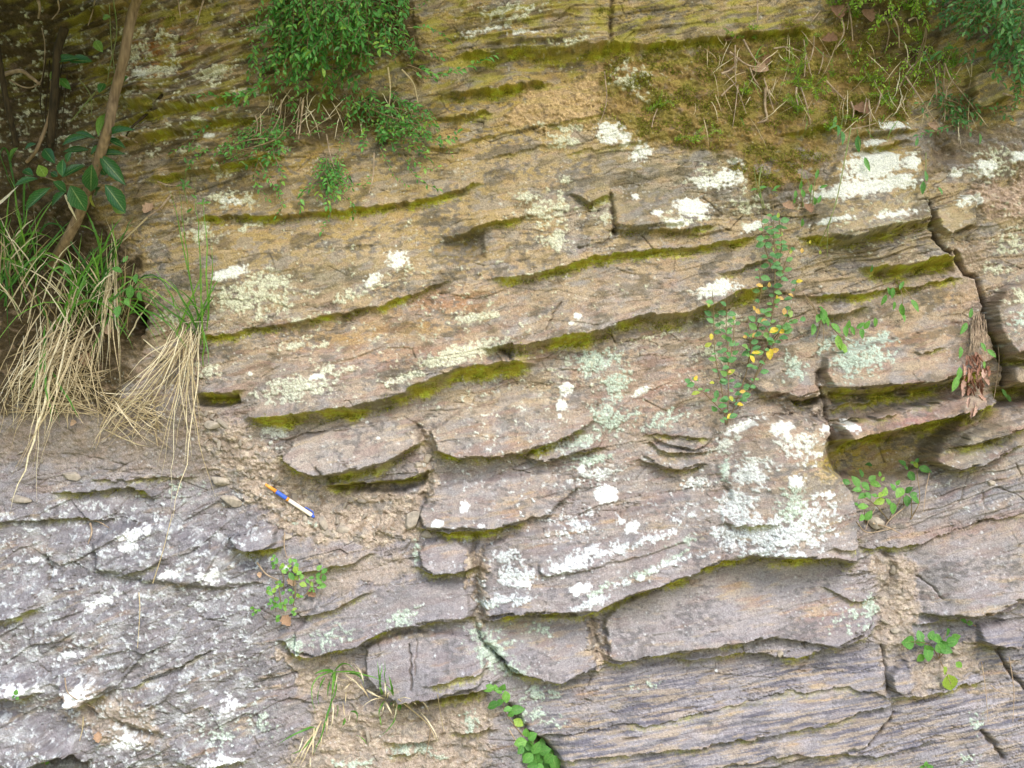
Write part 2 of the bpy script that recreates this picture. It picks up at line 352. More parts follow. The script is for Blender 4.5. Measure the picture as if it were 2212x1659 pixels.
# broad relief: x, y, rx, ry, height
BULGE = [(1680, 1060, 170, 150, .03), (1900, 985, 120, 55, -.045), (1870, 1030, 60, 50, -.03), (300, 1400, 330, 200, .035), (1600, 1330, 300, 70, .015), (120, 650, 220, 260, -.05),
         (1900, 150, 150, 90, -.05), (2100, 250, 70, 70, -.05), (120, 150, 120, 160, -.05), (800, 560, 350, 90, .03), (1110, 830, 150, 40, .0), (1100, 40, 200, 60, .03),
         (720, 1100, 150, 60, -.03), (860, 1600, 180, 80, -.02), (1020, 540, 40, 35, -.02), (1180, 1630, 30, 40, -.03), (730, 250, 130, 60, -.06), (1200, 150, 60, 30, -.02),
         (2040, 320, 40, 45, -.03), (2180, 850, 60, 30, -.04), (110, 1640, 60, 25, -.04), (2090, 1450, 90, 60, -.02), (1960, 360, 60, 60, .02), (450, 610, 120, 60, .01)]


# some slabs rise gently out of the face on one side: slab index -> from x, to x
FADE = {4: (1525, 1680), 16: (1960, 2090), 28: (1740, 1830), 5: (1020, 1060), 37: (1150, 1260)}
# hollows: outline, depth, edge
HOLLOW = [([(1788, 965), (1815, 955), (1940, 940), (2050, 905), (2110, 890), (2045, 955), (2018, 985), (2012, 1012), (1960, 1040), (1870, 1042), (1822, 1032), (1792, 1000)], .05, 18),
          ([(425, 858), (515, 852), (520, 872), (480, 880), (430, 876)], .05, 8), ([(690, 1052), (780, 1044), (900, 1032), (925, 1018), (920, 1050), (860, 1068), (740, 1064)], .05, 9),
          ([(1706, 862), (1768, 856), (1766, 874), (1715, 878)], .04, 6), ([(1140, 1580), (1165, 1590), (1215, 1640), (1235, 1700), (1150, 1700), (1120, 1620)], .035, 16),
          ([(55, 1658), (105, 1638), (170, 1618), (182, 1640), (180, 1700), (40, 1700)], .045, 12), ([(2020, 285), (2060, 290), (2075, 330), (2045, 355), (2020, 330)], .035, 26),
          ([(283, 658), (305, 665), (302, 702), (285, 700)], .08, 8), ([(1880, 585), (2060, 560), (2062, 588), (1960, 600), (1885, 600)], .03, 8), ([(955, 515), (1045, 500), (1050, 560), (990, 572), (962, 550)], .025, 12),
          ([(2160, 838), (2240, 828), (2240, 870), (2150, 880)], .06, 12), ([(250, 1552), (350, 1575), (350, 1596), (270, 1590)], .015, 14), ([(870, 1512), (1035, 1488), (1030, 1505), (960, 1520), (890, 1532)], .03, 7),
          ([(1785, 845), (1860, 850), (1990, 835), (2060, 822), (2000, 848), (1880, 868), (1795, 872)], .03, 7)]


def inside(poly, x, y):
    """signed distance to a closed outline, positive inside"""
    n = len(poly); d = np.full(x.shape, 1e9, np.float32); c = np.zeros(x.shape, bool)
    for i in range(n):
        x0, y0 = poly[i]; x1, y1 = poly[(i + 1) % n]
        ex, ey = x1 - x0, y1 - y0
        t = np.clip(((x - x0) * ex + (y - y0) * ey) / (ex * ex + ey * ey + 1e-9), 0, 1)
        d = np.minimum(d, (x - x0 - t * ex) ** 2 + (y - y0 - t * ey) ** 2)
        if y0 != y1:
            c ^= ((y0 > y) != (y1 > y)) & (x < ex * (y - y0) / ey + x0)
    d = np.sqrt(d)
    return np.where(c, d, -d)


def line_dist(pts, x, y):
    d = np.full(x.shape, 1e9, np.float32)
    for (x0, y0), (x1, y1) in zip(pts[:-1], pts[1:]):
        ex, ey = x1 - x0, y1 - y0
        t = np.clip(((x - x0) * ex + (y - y0) * ey) / (ex * ex + ey * ey + 1e-9), 0, 1)
        d = np.minimum(d, (x - x0 - t * ex) ** 2 + (y - y0 - t * ey) ** 2)
    return np.sqrt(d)


def win(x0, x1, y0, y1):
    i0, i1 = np.searchsorted(ys, [y0, y1]); j0, j1 = np.searchsorted(xs, [x0, x1])
    return slice(max(i0, 0), i1 + 1), slice(max(j0, 0), j1 + 1)


def bbox(p, m):
    a = np.array(p)
    return win(a[:, 0].min() - m, a[:, 0].max() + m, a[:, 1].min() - m, a[:, 1].max() + m)


# --- soil masks
wob = 14 * fbm(X / 40, Y / 40, 3, 21)
fine = fbm(X / 7, Y / 7, 3, 5)
SOILK = {}
soil = np.zeros_like(X)
for poly, fe, kind, k in SOIL:
    w = bbox(poly, fe * 2)
    m = ss(-fe * .4, fe * .4, inside(poly, X[w], Y[w]) + 2.0 * wob[w] + 9 * fine[w]) * k
    g = SOILK.setdefault(kind, np.zeros_like(X))
    g[w] = np.maximum(g[w], m)
    soil[w] = np.maximum(soil[w], m)
# beyond the picture: soil and roots on top, grassy soil to the left
out_top = ss(-20, -200, Y)
g = SOILK['humus']; g[:] = np.maximum(g, out_top * .9); soil[:] = np.maximum(soil, out_top * .9)

# --- height
H = 0.02 * fbm(X / 420, Y / 300, 3, 11) + 0.006 * fbm(A / 150, B / 60, 3, 12)
H += 0.42 * ss(-60, -560, Y)
for bx, by, rx, ry, hh in BULGE:
    H += hh * np.exp(-((X - bx) / rx) ** 2 - ((Y - by) / ry) ** 2)

slab_in = np.zeros_like(X)
face_lab = np.zeros(X.shape, np.int16)
for k, (poly, l0, l1, ew, lab) in enumerate(SLAB):
    if l1 == 0:
        continue
    a = np.array(poly)
    w = bbox(poly, 30)
    d = inside(poly, X[w], Y[w]) + 1.8 * gn(X[w] / 26, Y[w] / 18, 31 + k) + 1.0 * gn(X[w] / 6, Y[w] / 5, 61 + k) + 5.0 * (facet(X[w] / 24, Y[w] / 14, 500 + k)[2] - .5)
    t = np.clip((Y[w] - a[:, 1].min()) / (np.ptp(a[:, 1]) + 1), 0, 1)
    m = ss(-ew * .25, ew * .65, d)
    if k in FADE:
        m = m * ss(FADE[k][0], FADE[k][1], X[w] + 6 * gn(X[w] / 30, Y[w] / 30, 33))
    H[w] += mix(l0, l1, t) * m
    slab_in[w] = np.maximum(slab_in[w], ss(0, 12, d))
    if lab:
        f = face_lab[w]; f[d > -1.5] = k + 1; face_lab[w] = f

for k, (poly, dp, ew) in enumerate(HOLLOW):
    w = bbox(poly, 30)
    d = inside(poly, X[w], Y[w]) + 3 * gn(X[w] / 18, Y[w] / 14, 35 + k)
    H[w] -= dp * ss(-ew * .3, ew, d)

moss = np.zeros_like(X)
lip = np.zeros_like(X)
for k, (pts, d, up, wd, rec, dn, ms) in enumerate(LEDGE):
    a = np.array(pts, float)
    w = win(a[0, 0] - 35, a[-1, 0] + 35, a[:, 1].min() - 3.2 * up, a[:, 1].max() + wd + 3.5 * dn)
    x, y = X[w], Y[w]
    row = xs[w[1]]
    yl = np.interp(row, a[:, 0], a[:, 1]) + 2.6 * gn(row / 26, np.full_like(row, k * 3.1), 40) + 1.0 * gn(row / 6, np.full_like(row, k * 5.7), 41) + 6.5 * blocky(row, 34, k + 1.3) + 3.5 * blocky(row, 13, k + 7.7)
    # outside its reach a ledge runs on along the bedding and dies out
    yl = yl + np.where(row < a[0, 0], -(a[0, 0] - row) * -.14, 0) - np.where(row > a[-1, 0], (row - a[-1, 0]) * .14, 0)
    en = min(28, .3 * np.ptp(a[:, 0]))
    env = ss(a[0, 0] - 24, a[0, 0] + en, row) * ss(a[-1, 0] + 24, a[-1, 0] - en, row)
    rec = rec * 1.5
    wv = .85 * wd * (0.75 + 0.5 * gn(row / 60, np.full_like(row, k * 2.3), 42) + .25)
    wv = np.maximum(wv, 2.5)[None, :] * (0.35 + .65 * env[None, :])
    dv = d * (1 + .35 * gn(row / 90, np.full_like(row, k * 1.7), 43))
    t = y - yl[None, :]
    r = 1 - (1 - np.clip(t / wv, 0, 1)) ** 2.2
    prof = np.where(t < 0, dv * (lambda c: .6 * c + .4 * c * c)(np.clip(1 + t / (1.7 * up), 0, 1)), np.where(t < wv, dv * (1 - r) - rec * r, -rec * np.exp(-(np.maximum(t - wv, 0)) / dn)))
    wide = max(en, min(170, .45 * np.ptp(a[:, 0])))
    envw = ss(a[0, 0] - 30, a[0, 0] + wide, row) * ss(a[-1, 0] + 30, a[-1, 0] - wide, row)
    near = np.exp(np.minimum(t, 0) / 14)
    H[w] += prof * (envw[None, :] + (env - envw)[None, :] * near)
    mm = ms * env[None, :] * ss(-1.5, 2, t) * ss(wv + 14, wv * .8, t + 8 * fine[w])
    moss[w] = np.maximum(moss[w], mm)
    H[w] += mm * (.0022 * fine[w] + .003 * gn(X[w] / 9, Y[w] / 6, 77))
    lip[w] = np.maximum(lip[w], env[None, :] * np.exp(-((t + 3) / 5) ** 2) * min(1, d / .03))

joint = np.zeros_like(X)
for k, (pts, wd, dp) in enumerate(JOINT):
    w = bbox(pts, wd * 5 + 20)
    d = line_dist(pts, X[w] + 4 * gn(X[w] / 14, Y[w] / 14, 70), Y[w] + 3 * gn(X[w] / 12, Y[w] / 12, 71))
    e = np.exp(-(d / wd) ** 2)
    H[w] -= dp * e
    joint[w] = np.maximum(joint[w], e)

# --- small bedding steps: each thin bed stands out furthest at its lower edge
rough = ss(-.25, .35, fbm(X / 210, Y / 120, 3, 81)) * .8 + .2
rocky = 1 - soil
calm = np.zeros_like(X)
for cx, cy, rx, ry in ((800, 540, 360, 110), (1000, 700, 420, 60), (1100, 380, 260, 70), (700, 800, 220, 70), (1350, 640, 260, 60), (1330, 880, 230, 70), (760, 430, 260, 60), (1120, 920, 260, 60), (2080, 1240, 160, 80), (1950, 700, 180, 90), (1450, 1150, 200, 60)):
    w = win(cx - 2 * rx, cx + 2 * rx, cy - 2 * ry, cy + 2 * ry)
    calm[w] = np.maximum(calm[w], np.exp(-((X[w] - cx) / rx) ** 4 - ((Y[w] - cy + .14 * (X[w] - cx)) / ry) ** 4))
smooth = 1 - .80 * np.maximum(slab_in, .85 * calm)
UL = ss(950, 350, X) * ss(500, 250, Y)                     # the thin-bedded rock behind the big shrub
LL = ss(640, 520, X) * ss(1000, 1125, Y + 40 * gn(X / 120, Y / 90, 83))                   # the rough block lower left
RR = np.exp(-((X - 1880) / 150) ** 2 - ((Y - 470) / 60) ** 2) + np.exp(-((X - 2150) / 90) ** 2 - ((Y - 200) / 70) ** 2) + np.exp(-((X - 1930) / 200) ** 2 - ((Y - 520) / 130) ** 2) + np.exp(-((X - 2090) / 150) ** 2 - ((Y - 1060) / 90) ** 2) + np.exp(-((X - 1150) / 260) ** 2 - ((Y - 70) / 90) ** 2)
LR = ss(1080, 1240, X) * ss(1430, 1520, Y + .1 * (X - 1100))
for sp, amp, seed in ((52, .007, 90), (19, .0022, 94), (7.5, .0007, 98)):
    q = (B + sp * .35 * gn(A / 130, B / (sp * 2), seed)) / sp
    qi = np.floor(q); f = q - qi
    am = np.clip(.55 + 1.3 * gn(A / (sp * 4.5) + qi * 17.3, qi * 3.3, seed + 1), 0, 1.4)
    prof = np.where(f < .84, (f / .84) ** 1.4, 1 - ss(.84, 1, f))
    mod = rocky * smooth * (rough * .75 + .9 * UL - .6 * LL * rough + 1.1 * RR - .68 * LR * rough)
    H += amp * am * prof * mod * (1 + 2.2 * UL + (2.4 * RR if sp < 30 else .5 * RR))
lam = fbm(A / 85, B / 4.2, 3, 101)
lam2 = fbm(A / 34, B / 2.0, 2, 105)
H += rocky * (.0004 * lam * (.5 + .3 * LR + 1.4 * UL) * (1 - .8 * LL) + .0002 * lam2)
fa, ga, va = facet(A / 120, B / 30, 115)
fb, gb, vb = facet(A / 44 + .1 * gn(X / 20, Y / 20, 116), B / 13, 117)
fc, gc, vc = facet(A / 17, B / 6.5, 118)
pres = ss(.35, .6, vb) * (.25 + .75 * smooth)
H += rocky * (1 - LL) * (1 - .75 * LR) * (.0075 * fa * (.15 + .85 * smooth) * (.4 + .8 * rough) + .0036 * fb * pres * (.4 + .8 * rough) + .0013 * fc * ss(.45, .7, vc) * (.3 + .7 * smooth))
la, lga, lva = facet(X / 95, (Y + .35 * X) / 60, 119)
lb, lgb, lvb = facet(X / 34, (Y + .4 * X) / 21, 120)
H += rocky * LL * (.011 * la + .004 * lb * ss(.3, .5, lvb) + .010 * fbm(X / 120, Y / 90, 4, 121) + .002 * fc)
joint_hair = np.maximum(ss(.035, .0, ga) * ss(.45, .6, va) * (.05 + .95 * smooth), ss(.06, .0, gb) * ss(.72, .85, vb) * (.05 + .95 * smooth)) * rocky
hz_ = fbm(A / 120, B / 15, 2, 125)
hair = ss(.075, .0, np.abs(hz_)) * ss(.02, .3, fbm(A / 95, B / 40, 2, 127) + .2 * UL - .10 - .3 * np.maximum(slab_in, calm)) * rocky
hair = np.maximum(hair * (1 - .7 * LL), joint_hair)
H -= .0045 * hair
H += rocky * (.0012 * fbm(X / 24, Y / 17, 3, 110) + .0008 * fine + .0005 * gn(X / 2.6, Y / 2.2, 111))

# chips: angular flakes missing from the face
f1, f2, cid = worley(A / 60 + .6 * gn(X / 30, Y / 30, 120), B / 22 + .5 * gn(X / 25, Y / 25, 121), 122)
H += rocky * .003 * (cid - .5) * rough * smooth * (1 - LL)
crk = ss(.10, .0, f2 - f1) * ss(.75, .95, _V[(np.abs(cid * 4095)).astype(int) & 4095]) * rocky * smooth
H -= .0025 * crk

# soil: clods, crumbs and grit
c1, c2, cr1 = worley(X / 26 + .5 * gn(X / 18, Y / 18, 130), Y / 21 + .5 * gn(X / 18, Y / 18, 131), 132)
d1, d2, cr2 = worley(X / 9 + .4 * gn(X / 6, Y / 6, 133), Y / 8, 134)
rdg = 1 - np.abs(fbm(X / 30, Y / 24, 4, 136))
clod = (.006 * (cr1 - .4) * ss(0, .35, c2 - c1) + .003 * cr2 * ss(0, .4, d2 - d1) * ss(.4, .6, cr2) + .014 * fbm(X / 60, Y / 42, 5, 135, .58) + .008 * rdg + .0022 * fine)
H += soil * clod
grit = ss(.02, .25, d2 - d1)

# --- lichens: x, y, rx, ry, rot(deg), strength
WHITE = [(1320, 287, 40, 24, 10, 1), (1345, 300, 18, 20, 0, .9), (1385, 331, 26, 20, -30, 1), (1490, 452, 40, 26, 0, 1.1), (1455, 490, 28, 12, -10, .9), (1525, 395, 38, 22, 0, .7), (1570, 385, 34, 26, -10, .9), (1585, 350, 26, 8, 0, .6),
         (1413, 467, 14, 8, -10, 1), (1370, 425, 10, 10, 0, 1), (1545, 625, 52, 18, -14, 1.15), (1628, 490, 32, 10, -22, 1), (1880, 360, 70, 38, -15, 1.2), (1845, 412, 110, 20, -8, 1.1), (1930, 398, 50, 20, 0, 1),
         (1960, 358, 20, 20, 0, 1), (1928, 272, 34, 13, 0, 1.1), (1890, 306, 20, 10, -10, 1.1), (1245, 685, 10, 9, 0, 1.3), (1223, 841, 17, 14, 0, 1.4), (1212, 876, 14, 12, 0, 1.4), (1208, 897, 6, 7, 0, 1), (1385, 846, 24, 8, -25, 1.1),
         (1308, 1068, 27, 20, 0, 1.5), (1256, 1013, 11, 9, 0, 1.2), (1362, 1133, 16, 13, 0, 1.4), (1338, 1122, 14, 10, 0, .9), (498, 592, 42, 15, -17, 1.2), (860, 563, 26, 26, 0, .9), (808, 606, 22, 14, -20, .9), (690, 814, 20, 8, -5, 1.2), (542, 808, 9, 5, 0, 1.1),
         (375, 1236, 22, 10, -15, 1.2), (1668, 1160, 14, 9, 0, 1.1), (1126, 1252, 22, 14, 0, 1), (1670, 925, 22, 18, 0, 1.1), (1690, 918, 14, 14, 0, 1), (1768, 925, 13, 10, 0, 1.1), (1765, 1062, 16, 10, 0, 1), (2125, 362, 28, 24, 0, .9), (2070, 372, 16, 12, 0, .9), (2205, 340, 26, 14, 0, 1),
         (77, 1208, 12, 8, 0, 1.1), (1820, 920, 22, 14, 0, 1), (1040, 1130, 10, 5, 0, 1), (945, 1128, 16, 10, 0, 1.1), (1005, 1092, 12, 16, 0, .9), (620, 1228, 10, 7, 0, 1.2), (1250, 1262, 26, 14, -10, 1), (1700, 1030, 20, 14, 0, .9), (1600, 920, 60, 10, -25, .9),
         (1130, 80, 40, 8, -8, .7), (1050, 75, 60, 8, -8, .6), (300, 160, 20, 10, -20, .8), (450, 293, 14, 8, 0, 1), (265, 175, 30, 12, -20, .8), (495, 435, 30, 10, 0, .7), (1920, 470, 60, 10, -10, .8), (1790, 480, 50, 8, -10, .9), (2080, 437, 30, 12, -12, .9), (2110, 430, 14, 20, 0, .8),
         (190, 1485, 40, 22, -20, .8), (60, 1480, 50, 16, 5, .7), (280, 1600, 40, 24, 0, .8), (480, 1640, 50, 14, -10, .8), (230, 1295, 45, 14, -20, .7), (300, 1150, 60, 16, -20, .8), (285, 1178, 24, 14, 0, .9), (460, 1240, 30, 22, 0, .7), (160, 1410, 40, 14, -20, .7), (500, 1520, 22, 30, 0, .6), (115, 1235, 14, 10, 0, .9),
         (1170, 880, 0.1, .1, 0, 0), (1232, 700, 6, 5, 0, 1), (820, 945, 5, 3, 0, 1.2), (792, 912, 4, 3, 0, 1.2), (1940, 928, 12, 3, -20, 1), (1900, 940, 6, 3, 0, .8), (1730, 870, 0.1, .1, 0, 0), (1548, 1450, 4, 3, 0, 1)]
PALE = [(1180, 455, 60, 40, 0, .8), (1195, 520, 36, 24, 0, 1), (1205, 540, 30, 14, 0, .8), (1150, 430, 50, 24, -10, .6), (560, 640, 100, 55, 0, .75), (590, 605, 50, 26, 0, .9), (500, 650, 40, 40, 0, .8), (650, 838, 90, 34, -8, 1), (720, 800, 60, 20, -10, .7), (640, 745, 40, 18, 0, .8), (700, 745, 16, 12, 0, .9),
        (1000, 765, 110, 22, -16, 1.2), (880, 815, 50, 16, -18, .9), (1025, 688, 60, 14, -12, .9), (1060, 660, 20, 10, 0, .8), (1230, 278, 26, 12, -8, .9), (1215, 305, 44, 20, 0, .9), (1168, 270, 16, 10, 0, .9), (1222, 390, 20, 12, 0, .9), (1300, 230, 0.1, .1, 0, 0), (1360, 170, 60, 40, 30, .6), (1100, 30, 80, 18, -8, .7), (1110, 50, 40, 14, -8, .9), (1230, 95, 60, 14, -8, .6),
        (290, 110, 50, 60, -20, .7), (330, 160, 80, 30, -20, .8), (360, 80, 30, 24, 0, .6), (470, 160, 60, 20, -25, .9), (560, 60, 50, 20, -25, .7), (430, 265, 30, 16, -15, .7), (330, 335, 40, 16, -10, .6), (480, 430, 40, 22, 0, .8), (540, 430, 26, 20, 0, .8), (430, 500, 50, 30, 0, .7), (560, 480, 60, 12, -12, .6), (480, 370, 30, 14, 0, .6),
        (450, 800, 50, 22, 0, .7), (370, 690, 30, 26, 0, .6), (590, 940, 40, 26, 20, .7), (1210, 960, 60, 16, -14, .7), (1560, 690, 50, 30, 0, .7), (1530, 760, 40, 24, 0, .6), (1960, 355, 22, 22, 0, .8), (1610, 450, 50, 40, 0, .5), (1700, 160, 0.1, .1, 0, 0), (2150, 350, 60, 40, 0, .6), (2180, 450, 40, 20, 0, .3), (2150, 580, 50, 14, 0, .7), (2190, 640, 40, 40, 0, .6), (2195, 520, 50, 30, -10, .7),
        (1290, 1030, 70, 26, -15, .7), (1240, 1130, 60, 30, -20, .7), (1090, 1200, 40, 20, 0, .8), (1110, 1240, 60, 26, -10, 1), (1090, 1290, 70, 14, -8, .9), (1240, 1205, 80, 22, -24, 1), (1330, 1180, 70, 16, -20, .9), (1420, 1150, 50, 14, -14, .8), (1270, 1290, 50, 14, -25, .9), (1350, 1245, 60, 10, -22, .8), (1450, 1205, 80, 10, -20, .7),
        (1610, 1020, 50, 40, -30, 1), (1580, 1090, 50, 40, 0, 1), (1560, 960, 50, 16, -40, .9), (1660, 1140, 130, 40, 0, 1.05), (1710, 960, 60, 40, 0, .8), (1750, 1100, 50, 50, 0, .7), (1640, 1180, 100, 14, 0, .8), (1560, 1160, 40, 30, 0, .8), (1500, 1040, 40, 20, 0, .6), (1480, 1100, 40, 20, 0, .6),
        (1540, 385, 60, 34, 0, .6), (1470, 480, 60, 20, 0, .7), (1300, 470, 30, 40, 0, .5), (1130, 600, 60, 8, -10, .7), (1400, 730, 60, 10, -14, .6), (660, 690, 60, 12, -14, .7), (760, 640, 60, 14, -18, .7), (820, 620, 40, 10, -20, .6), (870, 580, 30, 20, 0, .7)]
MINT = [(1290, 775, 60, 28, 0, .9), (1270, 800, 50, 20, 0, .8), (1330, 830, 34, 50, 10, 1), (1310, 905, 40, 44, 0, .9), (1250, 955, 60, 14, -18, 1), (1275, 995, 60, 14, -14, .9), (1350, 900, 40, 30, 0, .5), (1430, 905, 60, 24, -20, .6), (1840, 775, 70, 44, -22, 1), (1880, 735, 50, 18, -10, .8), (1790, 745, 30, 26, 0, .7), (1715, 790, 30, 34, 0, .8),
        (1065, 1405, 44, 40, 30, 1), (1100, 1440, 40, 24, 0, 1), (1040, 1370, 40, 24, 0, .7), (870, 1330, 40, 20, -20, .9), (1160, 1360, 40, 26, 0, .5), (1880, 1315, 24, 30, 0, .9), (1840, 1330, 50, 30, 0, .5), (1690, 1090, 40, 60, 20, .9), (1560, 1010, 20, 40, 0, .7), (1380, 1230, 60, 10, -22, .9), (1440, 1200, 50, 8, -22, .8), (1290, 1265, 50, 10, -25, .8),
        (1160, 1500, 50, 20, 0, .7), (1150, 1545, 50, 20, -20, .7), (1015, 1560, 20, 26, 0, .9), (1060, 1300, 40, 10, 0, .8), (900, 1190, 8, 30, 0, .9), (910, 1620, 60, 14, 20, .8), (870, 1620, 40, 20, 0, .6), (650, 1130, 40, 10, 0, .4), (480, 1580, 60, 40, 0, .5), (560, 1560, 40, 40, 0, .5), (640, 1390, 30, 20, 0, .9), (720, 1370, 60, 24, -10, .6), (2090, 1640, 40, 14, 0, .5), (2110, 1560, 20, 30, 30, .5),
        (760, 1650, 60, 14, 0, .5), (1190, 1560, 40, 14, 0, .5), (1400, 1480, 30, 14, 0, .4), (2180, 700, 26, 40, 20, .6), (380, 1060, 60, 30, 0, .4), (1480, 1160, 60, 10, -14, .5)]


def ell(lst, edge=0.55):
    o = np.full(X.shape, -1.0, np.float32)
    for cx, cy, rx, ry, rot, k in lst:
        if k == 0:
            continue
        m = max(rx, ry) * 2
        w = win(cx - m, cx + m, cy - m, cy + m)
        c, s_ = math.cos(R(rot)), math.sin(R(rot))
        dx, dy = X[w] - cx, Y[w] - cy
        d = np.sqrt(((dx * c + dy * s_) / rx) ** 2 + ((-dx * s_ + dy * c) / ry) ** 2)
        o[w] = np.maximum(o[w], np.clip(k * (1.6 - d * 1.25), -1, 1.6))
    return o


e1, e2, eid = worley(X / 8.5 + .3 * gn(X / 9, Y / 9, 140), Y / 7.5, 141)         # thallus lobes
g1, g2, gid = worley(X / 4.2, Y / 3.9, 142)                                      # areoles
n_a = fbm(X / 30, Y / 24, 4, 143)
n_b = fbm(X / 14, Y / 12, 3, 147)
lobes = .5 - e1
cen = np.exp(-((X - 1150) / 480) ** 2 - ((Y - 900) / 480) ** 2)
zoneP = -1 + .78 * LL + .84 * UL + .42 * RR + .25 * ss(0, 300, Y) + .62 * cen - .25 * LR + .25 * ss(300, 700, X) * ss(1200, 800, X) * ss(300, 500, Y) * ss(900, 700, Y)
lw = ss(.02, .50, ell(WHITE) - .35 + .55 * n_b + .35 * n_a - .45 * fine + .45 * lobes)
pp = np.maximum(ell(PALE) - .28, zoneP)
lp = ss(.10, .62, pp + .75 * n_a + .75 * n_b + .45 * lobes + .35 * fine - .10)
mp = ell(MINT) - .38
lm = ss(.05, .60, mp + .65 * n_a + .75 * n_b + .5 * lobes + .35 * fine - .03)
# single small rosettes scattered over the faces
s1, s2, sid = worley(X / 23, Y / 21, 150)
spot = ss(.16 + .10 * sid, .08, s1 + .05 * fine) * ss(.72, .78, sid) * ss(0, .4, fbm(X / 130, Y / 90, 3, 151) + .03) * (1 - .8 * soil) * (1 - .8 * LR)
u1, u2, uid = worley(X / 9.5, Y / 8.5, 152)
dust = ss(.30, .16, u1 + .06 * fine) * ss(.66, .74, uid) * ss(.02, .4, fbm(X / 110, Y / 80, 3, 153) + .03 + .18 * LL) * (1 - .4 * soil)
dk = ss(.15, .5, fbm(X / 16, Y / 10, 3, 157) + .8 * fbm(X / 130, Y / 70, 2, 160) - .1)     # dark crustose patches
lich = np.clip(np.maximum(np.maximum(lw, lp), lm), 0, 1) * (1 - .65 * moss)
lw *= (1 - .8 * moss); lp *= (1 - .75 * moss); lm *= (1 - .75 * moss); spot *= (1 - .8 * moss)
gran = ss(.05, .5, g2 - g1)
H += lich * (.0012 + .0016 * (1 - e1) * ss(.0, .3, e2 - e1) + .0009 * gran) + .001 * spot

# ------------------------------------------------------------------ colours of the materials (linear albedo), with some light and shade painted in
def C(r, g, b):
    return np.array([r, g, b], np.float32)


def lay(col, c, m):
    col += (c - col) * m[..., None]


n1 = fbm(X / 150, Y / 90, 3, 170); n2 = fbm(A / 110, B / 26, 4, 174); n3 = fbm(X / 45, Y / 30, 4, 178)
col = np.empty(X.shape + (3,), np.float32)
col[:] = C(.345, .275, .205)
lay(col, C(.27, .225, .18), ss(.0, .45, n2))
lay(col, C(.39, .31, .215), ss(.05, .5, -n2 + .3 * n3) * .6)
lay(col, C(.38, .27, .19), ss(.1, .55, n1 + .5 * n3) * .35)
lay(col, C(.45, .31, .085), ss(880, 300, Y + .12 * (X - 900)) * .80)  # ochre rock, pushed yellower higher up to paint in the warm light
lay(col, C(.26, .245, .235), ss(.12, .4, fbm(X / 75, Y / 45, 3, 182)) * .75)
